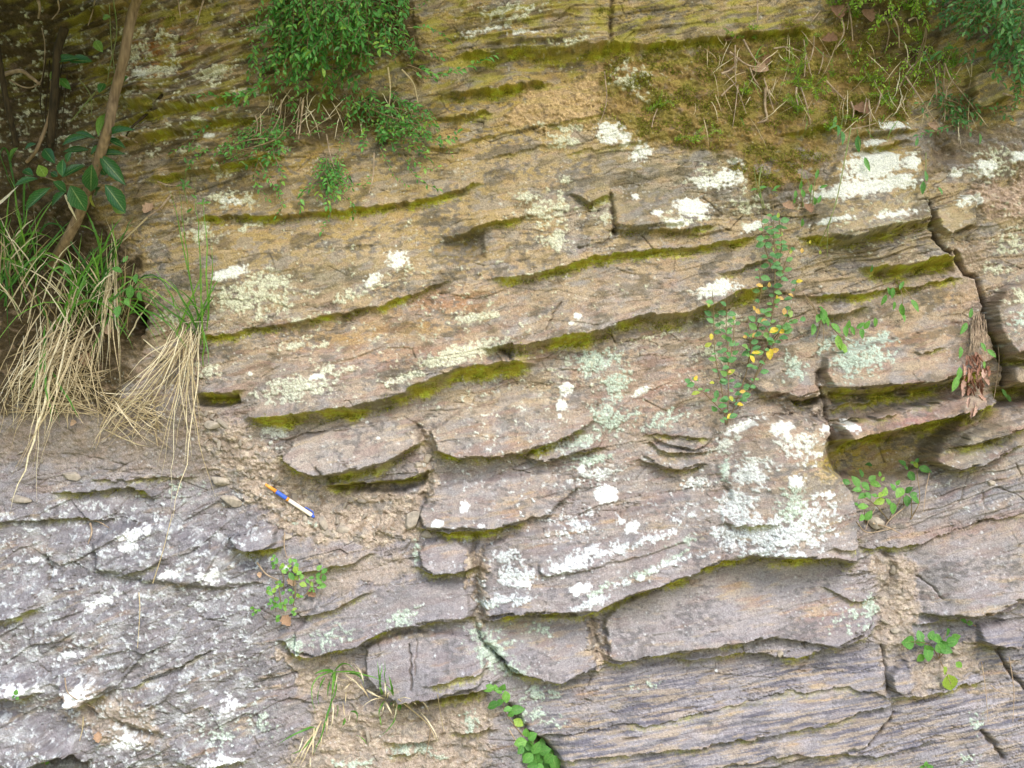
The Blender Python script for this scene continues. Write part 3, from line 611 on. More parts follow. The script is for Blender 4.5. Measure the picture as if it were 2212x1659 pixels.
# broad rock colours, with shade painted in at the upper left: x, y, rx, ry, colour, strength
TINT = [(780, 500, 300, 90, (.43, .30, .12), .75), (700, 420, 240, 60, (.40, .28, .12), .6), (880, 690, 260, 60, (.40, .27, .145), .7), (960, 660, 70, 30, (.38, .19, .10), .7), (720, 790, 180, 50, (.36, .26, .19), .5), (1100, 370, 260, 60, (.37, .28, .15), .7),
        (1420, 390, 260, 90, (.23, .20, .13), .75), (1350, 640, 240, 60, (.33, .255, .19), .6), (1100, 900, 200, 60, (.38, .30, .21), .6), (760, 965, 140, 50, (.40, .325, .23), .7), (1350, 900, 140, 80, (.33, .245, .18), .6), (1120, 960, 120, 14, (.30, .19, .15), .5),
        (1650, 1060, 180, 140, (.34, .26, .19), .5), (1250, 1230, 260, 80, (.34, .255, .185), .6), (1560, 1320, 300, 80, (.42, .345, .26), .75), (1480, 1320, 110, 30, (.29, .265, .25), .7), (1760, 1290, 90, 60, (.28, .25, .235), .8), (1800, 1350, 60, 30, (.27, .17, .14), .7), (1160, 1390, 130, 70, (.29, .25, .22), .75),
        (900, 1430, 150, 80, (.28, .25, .235), .8), (850, 1300, 200, 60, (.25, .22, .20), .7), (300, 1380, 360, 300, (.25, .232, .218), .9), (150, 1120, 220, 60, (.27, .24, .21), .6), (400, 1180, 150, 50, (.20, .195, .20), .7),
        (1550, 1560, 480, 120, (.31, .265, .235), .7), (2080, 1230, 160, 90, (.34, .30, .275), .8), (2080, 1140, 140, 22, (.38, .20, .115), .9), (2090, 1560, 160, 110, (.33, .275, .24), .7), (2120, 1080, 120, 50, (.27, .26, .26), .8), (2130, 970, 90, 60, (.24, .25, .22), .6),
        (1950, 910, 160, 24, (.34, .19, .16), .85), (2010, 690, 120, 60, (.42, .31, .19), .7), (1900, 780, 160, 50, (.38, .30, .22), .5), (2060, 775, 70, 14, (.36, .22, .13), .7), (2180, 700, 70, 90, (.28, .23, .18), .6), (1860, 1000, 150, 40, (.46, .34, .04), .95), (1900, 955, 150, 24, (.34, .27, .05), .85),
        (1900, 500, 220, 90, (.37, .31, .17), .6), (1100, 60, 330, 90, (.38, .29, .10), .8), (1560, 60, 260, 60, (.30, .24, .11), .7), (400, 200, 420, 240, (.20, .15, .06), .85), (350, 100, 80, 50, (.36, .15, .05), .8), (330, 165, 60, 20, (.38, .18, .06), .6), (270, 205, 50, 14, (.34, .20, .04), .8), (480, 300, 200, 100, (.30, .22, .07), .7),
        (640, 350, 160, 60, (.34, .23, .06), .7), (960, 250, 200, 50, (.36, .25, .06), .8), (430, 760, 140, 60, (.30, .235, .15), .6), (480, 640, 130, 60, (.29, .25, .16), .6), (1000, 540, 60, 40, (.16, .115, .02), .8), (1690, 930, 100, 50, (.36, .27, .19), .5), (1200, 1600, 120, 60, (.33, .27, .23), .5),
        (960, 655, 90, 22, (.37, .215, .125), .7), (820, 720, 200, 24, (.42, .27, .11), .7), (880, 770, 160, 22, (.38, .22, .14), .6), (1420, 1300, 140, 40, (.40, .30, .18), .6), (1790, 1330, 90, 34, (.30, .165, .13), .7), (1100, 1080, 160, 24, (.36, .25, .16), .6), (1330, 1110, 160, 16, (.34, .22, .145), .7),
        (1400, 840, 110, 50, (.37, .235, .17), .7), (1480, 1200, 120, 14, (.33, .20, .15), .6), (2050, 640, 90, 20, (.46, .30, .13), .7), (1950, 730, 120, 16, (.46, .29, .15), .6), (650, 1000, 90, 30, (.45, .36, .24), .6), (1080, 850, 140, 26, (.44, .33, .17), .7), (700, 600, 200, 60, (.30, .255, .17), .6), (1500, 410, 160, 70, (.20, .175, .12), .7)]
for cx, cy, rx, ry, c, k in TINT:
    w = win(cx - 2 * rx, cx + 2 * rx, cy - 2 * ry, cy + 2 * ry)
    d = ((X[w] - cx) / rx) ** 2 + ((Y[w] - cy + .14 * (X[w] - cx)) / ry) ** 2
    m = np.clip(np.exp(-d) * k * (1 + .9 * n3[w] + .6 * n2[w]), 0, 1)
    lay(col[w], C(*c), m)
# blue-grey skins left on the striped slabs, ochre weathering between
bl = ss(-.03, .10, fbm(A / 150, B / 10, 4, 186) + .4 * n1 + .02) * np.clip(LR + .5 * np.exp(-((X - 2100) / 130) ** 2 - ((Y - 1060) / 60) ** 2), 0, 1)
lay(col, C(.135, .13, .155), bl * .8)
lay(col, C(.37, .335, .33), LR * ss(-.1, .4, fbm(A / 160, B / 22, 3, 220)) * .5)
och = ss(.15, .4, fbm(A / 90, B / 14, 4, 190)) * rocky
lay(col, C(.47, .355, .215), och * (.25 + .35 * LR) * (1 - .6 * UL))
skin = fbm(A / 62, B / 24, 5, 210, .56)
lay(col, C(.30, .275, .26), ss(.12, .2, skin) * rocky * .45)
lay(col, C(.47, .365, .25), ss(.2, .26, -skin + .1 * n3) * rocky * .38)
lay(col, C(.40, .24, .155), ss(.24, .30, fbm(A / 48, B / 16, 4, 214, .55)) * rocky * .22)
lay(col, C(.15, .135, .12), dk * .7 * rocky)
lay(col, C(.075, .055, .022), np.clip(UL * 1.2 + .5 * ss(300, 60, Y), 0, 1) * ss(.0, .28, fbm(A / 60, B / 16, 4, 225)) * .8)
lay(col, C(.05, .036, .016), ss(330, 90, X + .15 * Y) * ss(900, 500, Y) * .75)  # left side darkened: the shade there is painted into the colour
lay(col, C(.10, .08, .045), ss(.12, .34, fbm(A / 70, B / 34, 5, 250, .58)) * ss(1150, 650, Y) * rocky * .6)
lay(col, C(.30, .17, .125), ss(.2, .32, fbm(A / 80, B / 22, 4, 253)) * ss(500, 800, Y) * rocky * .4)
lum = col.mean(-1, keepdims=True)
cool_cast = np.concatenate([lum * 1.0, lum * .95, lum * 1.06], -1) * (1 - .06 * LL[..., None])  # lower rock greyed, with the cool skylight cast painted into its colour
kk = (np.clip(.72 * ss(700, 1300, Y - .1 * (X - 1100)) + .18 * LL + .3 * LR, 0, .85) * (.35 + .65 * rocky) * ss(-.8, .3, -och * .6 + n1 + .4) * (1 - .95 * np.exp(-((X - 1890) / 140) ** 2 - ((Y - 980 + .2 * (X - 1890)) / 60) ** 2)))[..., None]
col += (cool_cast - col) * kk
lay(col, C(.115, .11, .145), bl * ss(-.1, .2, fbm(A / 90, B / 8, 3, 240) + .6 * n1) * .8)
lay(col, C(.41, .33, .25), LR * ss(.12, .3, fbm(A / 90, B / 9, 4, 243) + .4 * n1) * .6)
gv = 1 + rocky * (.10 * lam + .08 * lam2) * (1 + LR + .5 * UL) + .12 * fine
lay(col, C(.11, .085, .05), np.clip(hair * .75 + crk * .3 + ss(.35, .8, joint) * .55, 0, 1))
# soils
SO = {'sand': (.39, .315, .25), 'brown': (.165, .128, .092), 'orange': (.46, .32, .16), 'mossy': (.25, .165, .055), 'pinksand': (.42, .305, .22), 'humus': (.06, .042, .018)}
for kname, m in SOILK.items():
    lay(col, C(*SO[kname]), np.clip(m * (1 + .25 * n3), 0, 1))
lay(col, C(.085, .062, .035), soil * ss(.22, .02, d2 - d1) * ss(.15, .5, cr2) * .55)
lay(col, C(.235, .21, .185), np.maximum(SOILK['sand'], SOILK['brown']) * ss(.16, .26, fbm(X / 44, Y / 27, 4, 260)) * .8)
lay(col, C(.19, .135, .085), soil * ss(.35, .7, fbm(X / 22, Y / 18, 3, 195) + .15) * .7)
lay(col, C(.46, .39, .30), np.maximum(SOILK['sand'], SOILK['pinksand']) * ss(.88, .92, cr2) * .5)
gv = gv * (1 + soil * (.35 * (cr2 - .5) + .25 * (cr1 - .5)))
gv = gv * (1 + .10 * ss(.55, 1, rng.random(X.shape)) - .10 * ss(.6, 1, rng.random(X.shape)))
col *= (np.clip(gv, .35, 1.8) * (.83 + .10 * soil) * (1 - .08 * LL))[..., None]
# moss and algae in the damp undercuts and on the shaded soils
mz = np.clip(SOILK['mossy'] * .6, 0, 1) * ss(-.05, .35, fbm(X / 50, Y / 34, 4, 199))
ma = np.clip((.12 + 1.2 * ss(-.35, .3, fbm(X / 80, Y / 60, 2, 233))) * moss * ss(-.8, .0, fbm(A / 30, B / 10, 3, 203) + .3), 0, 1)
topm = ss(330, 120, Y) * ss(-.05, .4, fbm(A / 70, B / 18, 4, 230)) * .75
lay(col, C(.38, .34, .03), ma * .9)
lay(col, C(.44, .50, .06), ma * ss(.0, .4, fbm(A / 22, B / 6, 3, 207)) * .8)
lay(col, C(.17, .16, .025), mz * .8)
lay(col, C(.30, .27, .035), topm * (1 - soil * .5) * .85)
# lichens
rim = ss(.0, .22, g2 - g1)
tone = (.62 + .38 * rim) * (1 + .22 * (eid - .5) + .15 * (gid - .5) + .1 * fine)
cool = ss(700, 1200, Y)  # cooler lower down, the skylight cast painted into the lichens too
Pcol = mix(C(.56, .56, .40)[None, None, :], C(.63, .67, .69)[None, None, :], cool[..., None]) * tone[..., None]
Mcol = C(.44, .535, .44)[None, None, :] * tone[..., None]
Wcol = mix(C(.66, .66, .58)[None, None, :], C(.70, .72, .74)[None, None, :], cool[..., None]) * ((1 + .10 * fine + .10 * (gid - .5)) * (.80 + .20 * ss(0, .12, e2 - e1)))[..., None]
gap = .30 + .70 * ss(.02, .17, e2 - e1 + .1 * fine)
col += (Mcol - col) * (lm * .85 * gap)[..., None]
col += (Pcol - col) * (lp * (.90 - .22 * LL) * gap)[..., None]
col += (np.array([.50, .52, .53], np.float32) - col) * (np.clip(LL + .45 * cen, 0, 1) * (1 - moss) * rocky * ss(-.02, .5, fbm(X / 46, Y / 34, 5, 262, .6)) * .34 * (.6 + .4 * gap))[..., None]
col += (Wcol - col) * (np.clip(lw, 0, 1) * .96)[..., None]
col += (Wcol * .92 - col) * (np.clip(spot * .6 * (.5 + fine) + dust * .5 * (.6 + fine) * (1 - .75 * LR), 0, .9))[..., None]
col = np.clip(col, .01, .86)
del pp, mp, Pcol, Mcol, Wcol

HX = H[:, :]


def hs(x, y):
    """height of the rock above sheet point (x, y)"""
    j = np.interp(x, xs, np.arange(NX)); i = np.interp(y, ys, np.arange(NY))
    i0 = int(min(max(i, 0), NY - 2)); j0 = int(min(max(j, 0), NX - 2)); a, b = i - i0, j - j0
    return float(H[i0, j0] * (1 - a) * (1 - b) + H[i0 + 1, j0] * a * (1 - b) + H[i0, j0 + 1] * (1 - a) * b + H[i0 + 1, j0 + 1] * a * b)


def P(x, y, lift=0.0, absolute=False):
    """a point standing lift metres off the rock, seen at sheet position (x, y)"""
    h = lift if absolute else hs(x, y) + lift
    for _ in range(0 if absolute else 3):
        f = (DIST - h) / DIST
        h = hs(CX + (x - CX) * f, CY + (y - CY) * f) + lift
    f = (DIST - h) / DIST
    return np.array([(x - CX) * S * f, -h, ZC + (CY - y) * S * f])


# ------------------------------------------------------------------ materials
def new_mat(name):
    m = bpy.data.materials.new(name); m.use_nodes = True
    nt = m.node_tree
    return m, nt, nt.nodes["Principled BSDF"]


def rock_mat():
    m, nt, p = new_mat("rock")
    at = nt.nodes.new("ShaderNodeAttribute"); at.attribute_name = "tint"
    tc = nt.nodes.new("ShaderNodeTexCoord")
    n = nt.nodes.new("ShaderNodeTexNoise"); n.inputs["Scale"].default_value = 420; n.inputs["Detail"].default_value = 4
    nt.links.new(tc.outputs["Object"], n.inputs["Vector"])
    mr = nt.nodes.new("ShaderNodeMapRange"); mr.inputs[1].default_value = .3; mr.inputs[2].default_value = .7; mr.inputs[3].default_value = .62; mr.inputs[4].default_value = 1.38
    nt.links.new(n.outputs["Fac"], mr.inputs[0])
    mx = nt.nodes.new("ShaderNodeMix"); mx.data_type = 'RGBA'; mx.blend_type = 'MULTIPLY'; mx.inputs[0].default_value = 1
    nt.links.new(at.outputs["Color"], mx.inputs[6]); nt.links.new(mr.outputs[0], mx.inputs[7])
    nt.links.new(mx.outputs[2], p.inputs["Base Color"])
    bp = nt.nodes.new("ShaderNodeBump"); bp.inputs["Strength"].default_value = .55; bp.inputs["Distance"].default_value = .0016
    nt.links.new(n.outputs["Fac"], bp.inputs["Height"]); nt.links.new(bp.outputs[0], p.inputs["Normal"])
    p.inputs["Roughness"].default_value = .9
    p.inputs["Specular IOR Level"].default_value = .25
    return m


def leaf_mat(name, stops, rough=.5, trans=.3, vein=0.0, spec=.4, tcol=1.6):
    """stops: colours blended by each leaf's own random value"""
    m, nt, p = new_mat(name)
    at = nt.nodes.new("ShaderNodeAttribute"); at.attribute_name = "var"
    cr = nt.nodes.new("ShaderNodeValToRGB"); cr.color_ramp.interpolation = 'LINEAR'
    while len(cr.color_ramp.elements) < len(stops):
        cr.color_ramp.elements.new(.5)
    for e, (pos, c) in zip(cr.color_ramp.elements, stops):
        e.position = pos; e.color = (*c, 1)
    nt.links.new(at.outputs["Fac"], cr.inputs[0])
    colr = cr.outputs[0]
    if vein > 0:
        au = nt.nodes.new("ShaderNodeAttribute"); au.attribute_name = "lu"
        av = nt.nodes.new("ShaderNodeAttribute"); av.attribute_name = "lv"
        ab = nt.nodes.new("ShaderNodeMath"); ab.operation = 'ABSOLUTE'; nt.links.new(au.outputs["Fac"], ab.inputs[0])
        mid = nt.nodes.new("ShaderNodeMapRange"); mid.inputs[1].default_value = .02; mid.inputs[2].default_value = .10; mid.inputs[3].default_value = 1; mid.inputs[4].default_value = 0
        nt.links.new(ab.outputs[0], mid.inputs[0])
        sm = nt.nodes.new("ShaderNodeMath"); sm.operation = 'MULTIPLY_ADD'; nt.links.new(ab.outputs[0], sm.inputs[0]); sm.inputs[1].default_value = -.35
        nt.links.new(av.outputs["Fac"], sm.inputs[2])
        sn = nt.nodes.new("ShaderNodeMath"); sn.operation = 'MULTIPLY'; sn.inputs[1].default_value = 50; nt.links.new(sm.outputs[0], sn.inputs[0])
        si = nt.nodes.new("ShaderNodeMath"); si.operation = 'SINE'; nt.links.new(sn.outputs[0], si.inputs[0])
        sr = nt.nodes.new("ShaderNodeMapRange"); sr.inputs[1].default_value = .75; sr.inputs[2].default_value = 1; sr.inputs[3].default_value = 0; sr.inputs[4].default_value = .35
        nt.links.new(si.outputs[0], sr.inputs[0])
        ma_ = nt.nodes.new("ShaderNodeMath"); ma_.operation = 'MAXIMUM'; nt.links.new(mid.outputs[0], ma_.inputs[0]); nt.links.new(sr.outputs[0], ma_.inputs[1])
        fa = nt.nodes.new("ShaderNodeMath"); fa.operation = 'MULTIPLY'; fa.inputs[1].default_value = vein; nt.links.new(ma_.outputs[0], fa.inputs[0])
        mx = nt.nodes.new("ShaderNodeMix"); mx.data_type = 'RGBA'
        nt.links.new(fa.outputs[0], mx.inputs[0]); nt.links.new(colr, mx.inputs[6]); mx.inputs[7].default_value = (.32, .40, .16, 1)
        colr = mx.outputs[2]
    tc = nt.nodes.new("ShaderNodeTexCoord")
    n = nt.nodes.new("ShaderNodeTexNoise"); n.inputs["Scale"].default_value = 260; n.inputs["Detail"].default_value = 3
    nt.links.new(tc.outputs["Object"], n.inputs["Vector"])
    mr = nt.nodes.new("ShaderNodeMapRange"); mr.inputs[1].default_value = .3; mr.inputs[2].default_value = .7; mr.inputs[3].default_value = .75; mr.inputs[4].default_value = 1.25
    nt.links.new(n.outputs["Fac"], mr.inputs[0])
    mm = nt.nodes.new("ShaderNodeMix"); mm.data_type = 'RGBA'; mm.blend_type = 'MULTIPLY'; mm.inputs[0].default_value = 1
    nt.links.new(colr, mm.inputs[6]); nt.links.new(mr.outputs[0], mm.inputs[7])
    nt.links.new(mm.outputs[2], p.inputs["Base Color"])
    p.inputs["Roughness"].default_value = rough
    p.inputs["Specular IOR Level"].default_value = spec
    if trans > 0:
        tr = nt.nodes.new("ShaderNodeBsdfTranslucent")
        tm = nt.nodes.new("ShaderNodeMix"); tm.data_type = 'RGBA'; tm.blend_type = 'MULTIPLY'; tm.inputs[0].default_value = 1
        nt.links.new(mm.outputs[2], tm.inputs[6]); tm.inputs[7].default_value = (tcol, tcol * 1.05, tcol * .5, 1)
        nt.links.new(tm.outputs[2], tr.inputs["Color"])
        ms_ = nt.nodes.new("ShaderNodeMixShader"); ms_.inputs[0].default_value = trans
        out = nt.nodes["Material Output"]
        nt.links.new(p.outputs[0], ms_.inputs[1]); nt.links.new(tr.outputs[0], ms_.inputs[2]); nt.links.new(ms_.outputs[0], out.inputs[0])
    return m


def plain_mat(name, c, c2=None, rough=.7, scale=60, stretch=(1, 1, 1), bump=0.0, spec=.3):
    m, nt, p = new_mat(name)
    tc = nt.nodes.new("ShaderNodeTexCoord"); mp_ = nt.nodes.new("ShaderNodeMapping"); mp_.inputs["Scale"].default_value = stretch
    n = nt.nodes.new("ShaderNodeTexNoise"); n.inputs["Scale"].default_value = scale; n.inputs["Detail"].default_value = 5
    nt.links.new(tc.outputs["Object"], mp_.inputs[0]); nt.links.new(mp_.outputs[0], n.inputs["Vector"])
    cr = nt.nodes.new("ShaderNodeValToRGB"); cr.color_ramp.elements[0].position = .32; cr.color_ramp.elements[1].position = .68
    cr.color_ramp.elements[0].color = (*c, 1); cr.color_ramp.elements[1].color = (*(c2 or c), 1)
    nt.links.new(n.outputs["Fac"], cr.inputs[0]); nt.links.new(cr.outputs[0], p.inputs["Base Color"])
    if bump:
        bp = nt.nodes.new("ShaderNodeBump"); bp.inputs["Distance"].default_value = bump; bp.inputs["Strength"].default_value = .8
        nt.links.new(n.outputs["Fac"], bp.inputs["Height"]); nt.links.new(bp.outputs[0], p.inputs["Normal"])
    p.inputs["Roughness"].default_value = rough; p.inputs["Specular IOR Level"].default_value = spec
    return m


MT = {
    'rock': rock_mat(),
    'fine_leaf': leaf_mat("fine_leaf", [(0, (.05, .17, .04)), (.5, (.11, .32, .07)), (.85, (.17, .42, .10)), (1, (.30, .46, .08))], .5, .42),
    'blue_leaf': leaf_mat("blue_leaf", [(0, (.05, .15, .05)), (.6, (.10, .27, .085)), (1, (.19, .37, .12))], .5, .36),
    'gloss_leaf': leaf_mat("gloss_leaf", [(0, (.012, .065, .018)), (.55, (.03, .12, .028)), (.8, (.07, .19, .03)), (.93, (.16, .27, .04)), (1, (.5, .42, .06))], .34, .16, .55, .35),
    'round_leaf': leaf_mat("round_leaf", [(0, (.05, .16, .035)), (.5, (.11, .29, .055)), (.8, (.17, .36, .06)), (1, (.30, .42, .06))], .55, .3, .3),
    'yellow_plant_leaf': leaf_mat("yellow_plant_leaf", [(0, (.06, .18, .06)), (.45, (.12, .29, .10)), (.68, (.20, .36, .09)), (.8, (.45, .45, .05)), (.9, (.75, .50, .05)), (1, (.62, .38, .14))], .55, .3, .3),
    'feather': leaf_mat("feather", [(0, (.13, .27, .025)), (.6, (.26, .44, .04)), (1, (.40, .54, .07))], .5, .35),
    'grass_blade': leaf_mat("grass_blade", [(0, (.035, .12, .015)), (.5, (.09, .25, .03)), (1, (.19, .36, .05))], .45, .3),
    'straw': leaf_mat("straw", [(0, (.24, .18, .09)), (.5, (.50, .40, .24)), (1, (.74, .66, .47))], .6, .15, 0, .3, 1.1),
    'dry_leaf': leaf_mat("dry_leaf", [(0, (.16, .085, .045)), (.5, (.30, .18, .11)), (1, (.45, .31, .20))], .7, .1, .0, .2, 1.0),
    'dead_plant': leaf_mat("dead_plant", [(0, (.22, .10, .06)), (.5, (.36, .20, .14)), (1, (.48, .33, .26))], .7, .1, 0, .2, 1.0),
    'bark': plain_mat("bark", (.13, .085, .045), (.30, .21, .12), .85, 40, (3, 3, .5), .003),
    'dark_bark': plain_mat("dark_bark", (.022, .016, .008), (.07, .048, .024), .9, 50, (3, 3, .6), .003),
    'twig': plain_mat("twig", (.20, .14, .09), (.46, .35, .24), .8, 80, (1, 1, 1), .0006),
    'green_stem': plain_mat("green_stem", (.13, .20, .05), (.26, .26, .10), .6, 60),
    'red_stem': plain_mat("red_stem", (.15, .10, .05), (.27, .20, .10), .6, 60),
    'stone': plain_mat("stone", (.24, .21, .175), (.42, .36, .29), .9, 90, (1, 1, 1), .0015),
    'orange_plastic': plain_mat("orange_plastic", (.80, .30, .035), (.86, .34, .05), .35, 40, spec=.5),
    'blue_plastic': plain_mat("blue_plastic", (.035, .10, .52), (.045, .13, .60), .35, 40, spec=.5),
    'cream_plastic': plain_mat("cream_plastic", (.86, .76, .64), (.88, .80, .70), .3, 40, spec=.5),
    'metal': plain_mat("metal", (.5, .45, .36), (.6, .55, .45), .35, 40, spec=.6),
    'bounce_ground': plain_mat("bounce_ground", (.24, .24, .07), (.36, .34, .12), .95, 30, (1, 1, 1), .01),
}


# ------------------------------------------------------------------ mesh helpers
def link_mesh(name, V, Q, mat, parent=None, attrs=None, smooth=True):
    me = bpy.data.meshes.new(name)
    V = np.asarray(V, np.float32); Q = np.asarray(Q, np.int32)
    nq, k = Q.shape
    me.vertices.add(len(V)); me.vertices.foreach_set("co", V.ravel())
    me.loops.add(nq * k); me.loops.foreach_set("vertex_index", Q.ravel())
    me.polygons.add(nq); me.polygons.foreach_set("loop_start", np.arange(0, nq * k, k, dtype=np.int32))
    me.polygons.foreach_set("loop_total", np.full(nq, k, np.int32))
    if smooth:
        me.polygons.foreach_set("use_smooth", np.ones(nq, bool))
    for an, av in (attrs or {}).items():
        av = np.asarray(av, np.float32)
        if av.ndim == 1:
            a = me.attributes.new(an, 'FLOAT', 'POINT'); a.data.foreach_set("value", av)
        else:
            a = me.attributes.new(an, 'FLOAT_COLOR', 'POINT')
            a.data.foreach_set("color", np.concatenate([av, np.ones((len(av), 1), np.float32)], 1).ravel())
    me.materials.append(mat)
    me.update(calc_edges=True)
    me.validate()
    o = bpy.data.objects.new(name, me)
    COL.objects.link(o)
    if parent is not None:
        o.parent = parent
        o.matrix_parent_inverse.identity()
        if parent.type == 'EMPTY':
            o.location = -Vector(parent.location)
    return o


def tag(o, label=None, cat=None, group=None, kind=None):
    if label: o["label"] = label
    if cat: o["category"] = cat
    if group: o["group"] = group
    if kind: o["kind"] = kind
    return o


def thing(name, label, cat, base, group=None):
    o = bpy.data.objects.new(name, None)
    o.empty_display_size = .02
    o.location = [float(v) for v in base]
    COL.objects.link(o)
    return tag(o, label, cat, group)


def nrm(v):
    v = np.asarray(v, float)
    return v / (np.linalg.norm(v, axis=-1, keepdims=True) + 1e-12)


class MB:
    """collects leaves, ribbons and tubes for ONE part"""
    def __init__(s):
        s.v = []; s.q = []; s.var = []; s.lu = []; s.lv = []; s.n = 0

    def put(s, V, Q, var, lu=None, lv=None):
        s.v.append(V); s.q.append(np.asarray(Q) + s.n); n = len(V); s.n += n
        s.var.append(np.broadcast_to(var, (n,)).astype(np.float32))
        s.lu.append(np.zeros(n, np.float32) if lu is None else lu); s.lv.append(np.zeros(n, np.float32) if lv is None else lv)

    def tube(s, pts, r0, r1, sides=5, var=.5, wob=0.0):
        p = np.asarray(pts, float); n = len(p)
        t = nrm(np.gradient(p, axis=0))
        ref = np.array([0.31, -.9, .29]); u = nrm(np.cross(t, ref)); w = np.cross(t, u)
        r = np.linspace(r0, r1, n) * (1 + wob * rng.normal(size=n))
        a = np.arange(sides) * 2 * np.pi / sides
        V = p[:, None, :] + r[:, None, None] * (np.cos(a)[None, :, None] * u[:, None, :] + np.sin(a)[None, :, None] * w[:, None, :])
        i = np.arange(n - 1)[:, None] * sides; j = np.arange(sides)[None, :]; j2 = (j + 1) % sides
        Q = np.stack([i + j, i + j2, i + sides + j2, i + sides + j], -1).reshape(-1, 4)
        s.put(V.reshape(-1, 3), Q, var)

    def ribbon(s, pts, w0, var, side=None, fold=.25, taper=.6):
        p = np.asarray(pts, float); n = len(p)
        t = nrm(np.gradient(p, axis=0))
        if side is None:
            side = nrm(np.array([0, -1, 0.25]) + rng.normal(size=3) * .45)
        sd = nrm(np.cross(t, side)); up = np.cross(sd, t)
        k = np.linspace(0, 1, n)
        w = w0 * np.minimum(1, .45 + 3 * k) * (1 - k ** (1 / max(.05, 1 - taper))) + w0 * .03
        L = p - sd * w[:, None] / 2; Rr = p + sd * w[:, None] / 2; Mi = p + up * (w * fold)[:, None] * -.5
        V = np.stack([L, Mi, Rr], 1).reshape(-1, 3)
        i = np.arange(n - 1)[:, None] * 3
        Q = np.concatenate([np.stack([i + 0, i + 1, i + 4, i + 3], -1), np.stack([i + 1, i + 2, i + 5, i + 4], -1)], 0).reshape(-1, 4)
        s.put(V, Q, var)

    def leaves(s, pos, d, up, L, W, var, tpl):
        """many leaves at once; tpl = (verts, quads)"""
        pos = np.asarray(pos, float).reshape(-1, 3); N = len(pos)
        if N == 0: return
        d = nrm(np.broadcast_to(d, (N, 3))); up = np.broadcast_to(up, (N, 3))
        sd = nrm(np.cross(d, up)); up = np.cross(sd, d)
        L = np.broadcast_to(L, (N,)); W = np.broadcast_to(W, (N,)); var = np.broadcast_to(var, (N,))
        tv, tq = tpl; k = len(tv)
        V = pos[:, None, :] + (L[:, None] * tv[None, :, 1])[..., None] * d[:, None, :] + (W[:, None] * tv[None, :, 0])[..., None] * sd[:, None, :] + (L[:, None] * tv[None, :, 2])[..., None] * up[:, None, :]
        Q = (tq[None] + (np.arange(N) * k)[:, None, None]).reshape(-1, 4)
        mx = np.abs(tv[:, 0]).max()
        s.put(V.reshape(-1, 3), Q, np.repeat(var, k), np.tile(np.sign(tv[:, 0]) * np.where(np.abs(tv[:, 0]) > 0, 1, 0), N).astype(np.float32), np.tile(tv[:, 1], N).astype(np.float32))

    def build(s, name, mat, parent):
        return link_mesh(name, np.concatenate(s.v), np.concatenate(s.q), mat, parent,
                         {"var": np.concatenate(s.var), "lu": np.concatenate(s.lu), "lv": np.concatenate(s.lv)})


def leaf_tpl(n=4, widest=.42, fold=.12, curl=-.12, serr=0.0, tip=1.0):
    t = np.linspace(0, 1, n + 1)
    w = np.where(t < widest, np.sin(t / widest * np.pi / 2) ** .8, np.cos((t - widest) / (1 - widest) * np.pi / 2) ** tip) * .5
    w[0] = .03; w[-1] = .015
    if serr:
        w = w * (1 + serr * np.where(np.arange(n + 1) % 2 == 0, 1, -1))
    V = []
    for ti, wi in zip(t, w):
        z = curl * ti * ti
        V += [(-wi, ti, z + fold * wi), (0, ti, z), (wi, ti, z + fold * wi)]
    Q = []
    for i in range(n):
        a = 3 * i
        Q += [(a, a + 1, a + 4, a + 3), (a + 1, a + 2, a + 5, a + 4)]
    return np.array(V, float), np.array(Q)


T_SMALL = leaf_tpl(3, .45, .3, -.12)
T_OVAL = leaf_tpl(5, .45, .25, -.15, 0, .75)
T_LANCE = leaf_tpl(10, .5, .28, -.16, .035, 1.0)
T_SERR = leaf_tpl(12, .4, .22, -.12, .06, .8)
T_NEEDLE = leaf_tpl(2, .4, .1, .05)
T_DRY = leaf_tpl(7, .45, .7, .35, .18, .7)


def curve(p0, p1, p2, n=9):
    t = np.linspace(0, 1, n)[:, None]
    return (1 - t) ** 2 * np.asarray(p0) + 2 * t * (1 - t) * np.asarray(p1) + t * t * np.asarray(p2)


def path(pts, n=24):
    """smooth polyline through points"""
    p = np.asarray(pts, float); m = len(p)
    if m < 3:
        return np.linspace(p[0], p[-1], n)
    q = np.concatenate([[2 * p[0] - p[1]], p, [2 * p[-1] - p[-2]]])
    out = []
    per = max(2, n // (m - 1))
    for i in range(m - 1):
        a, b, c, d = q[i:i + 4]
        for t in np.linspace(0, 1, per, endpoint=False):
            out.append(.5 * ((2 * b) + (-a + c) * t + (2 * a - 5 * b + 4 * c - d) * t * t + (-a + 3 * b - 3 * c + d) * t ** 3))
    out.append(p[-1])
    return np.array(out)


def U(a, b):
    return float(rng.uniform(a, b))


# ------------------------------------------------------------------ ground and rock face
g_ = np.array([(-400, -400, 0), (400, -400, 0), (400, 400, 0), (-400, 400, 0)], np.float32)
tag(link_mesh("ground", g_, [(0, 1, 2, 3)], MT['bounce_ground'], None, None, False), kind="structure")  # unseen ground sheet, coloured yellow-green to bounce light under the ledges

PX = (X - CX) * S; PZ = ZC + (CY - Y) * S
V_all = np.stack([PX, -H, PZ], -1).reshape(-1, 3)
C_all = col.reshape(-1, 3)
ii = (np.arange(NY - 1)[:, None] * NX + np.arange(NX - 1)[None, :])
Q_all = np.stack([ii, ii + NX, ii + NX + 1, ii + 1], -1).reshape(-1, 4)
lab_f = face_lab[:-1, :-1].ravel()


def sub(name, mask, parent=None):
    q = Q_all[mask]
    u, inv = np.unique(q.ravel(), return_inverse=True)
    return link_mesh(name, V_all[u], inv.reshape(-1, 4), MT['rock'], parent, {"tint": C_all[u]})


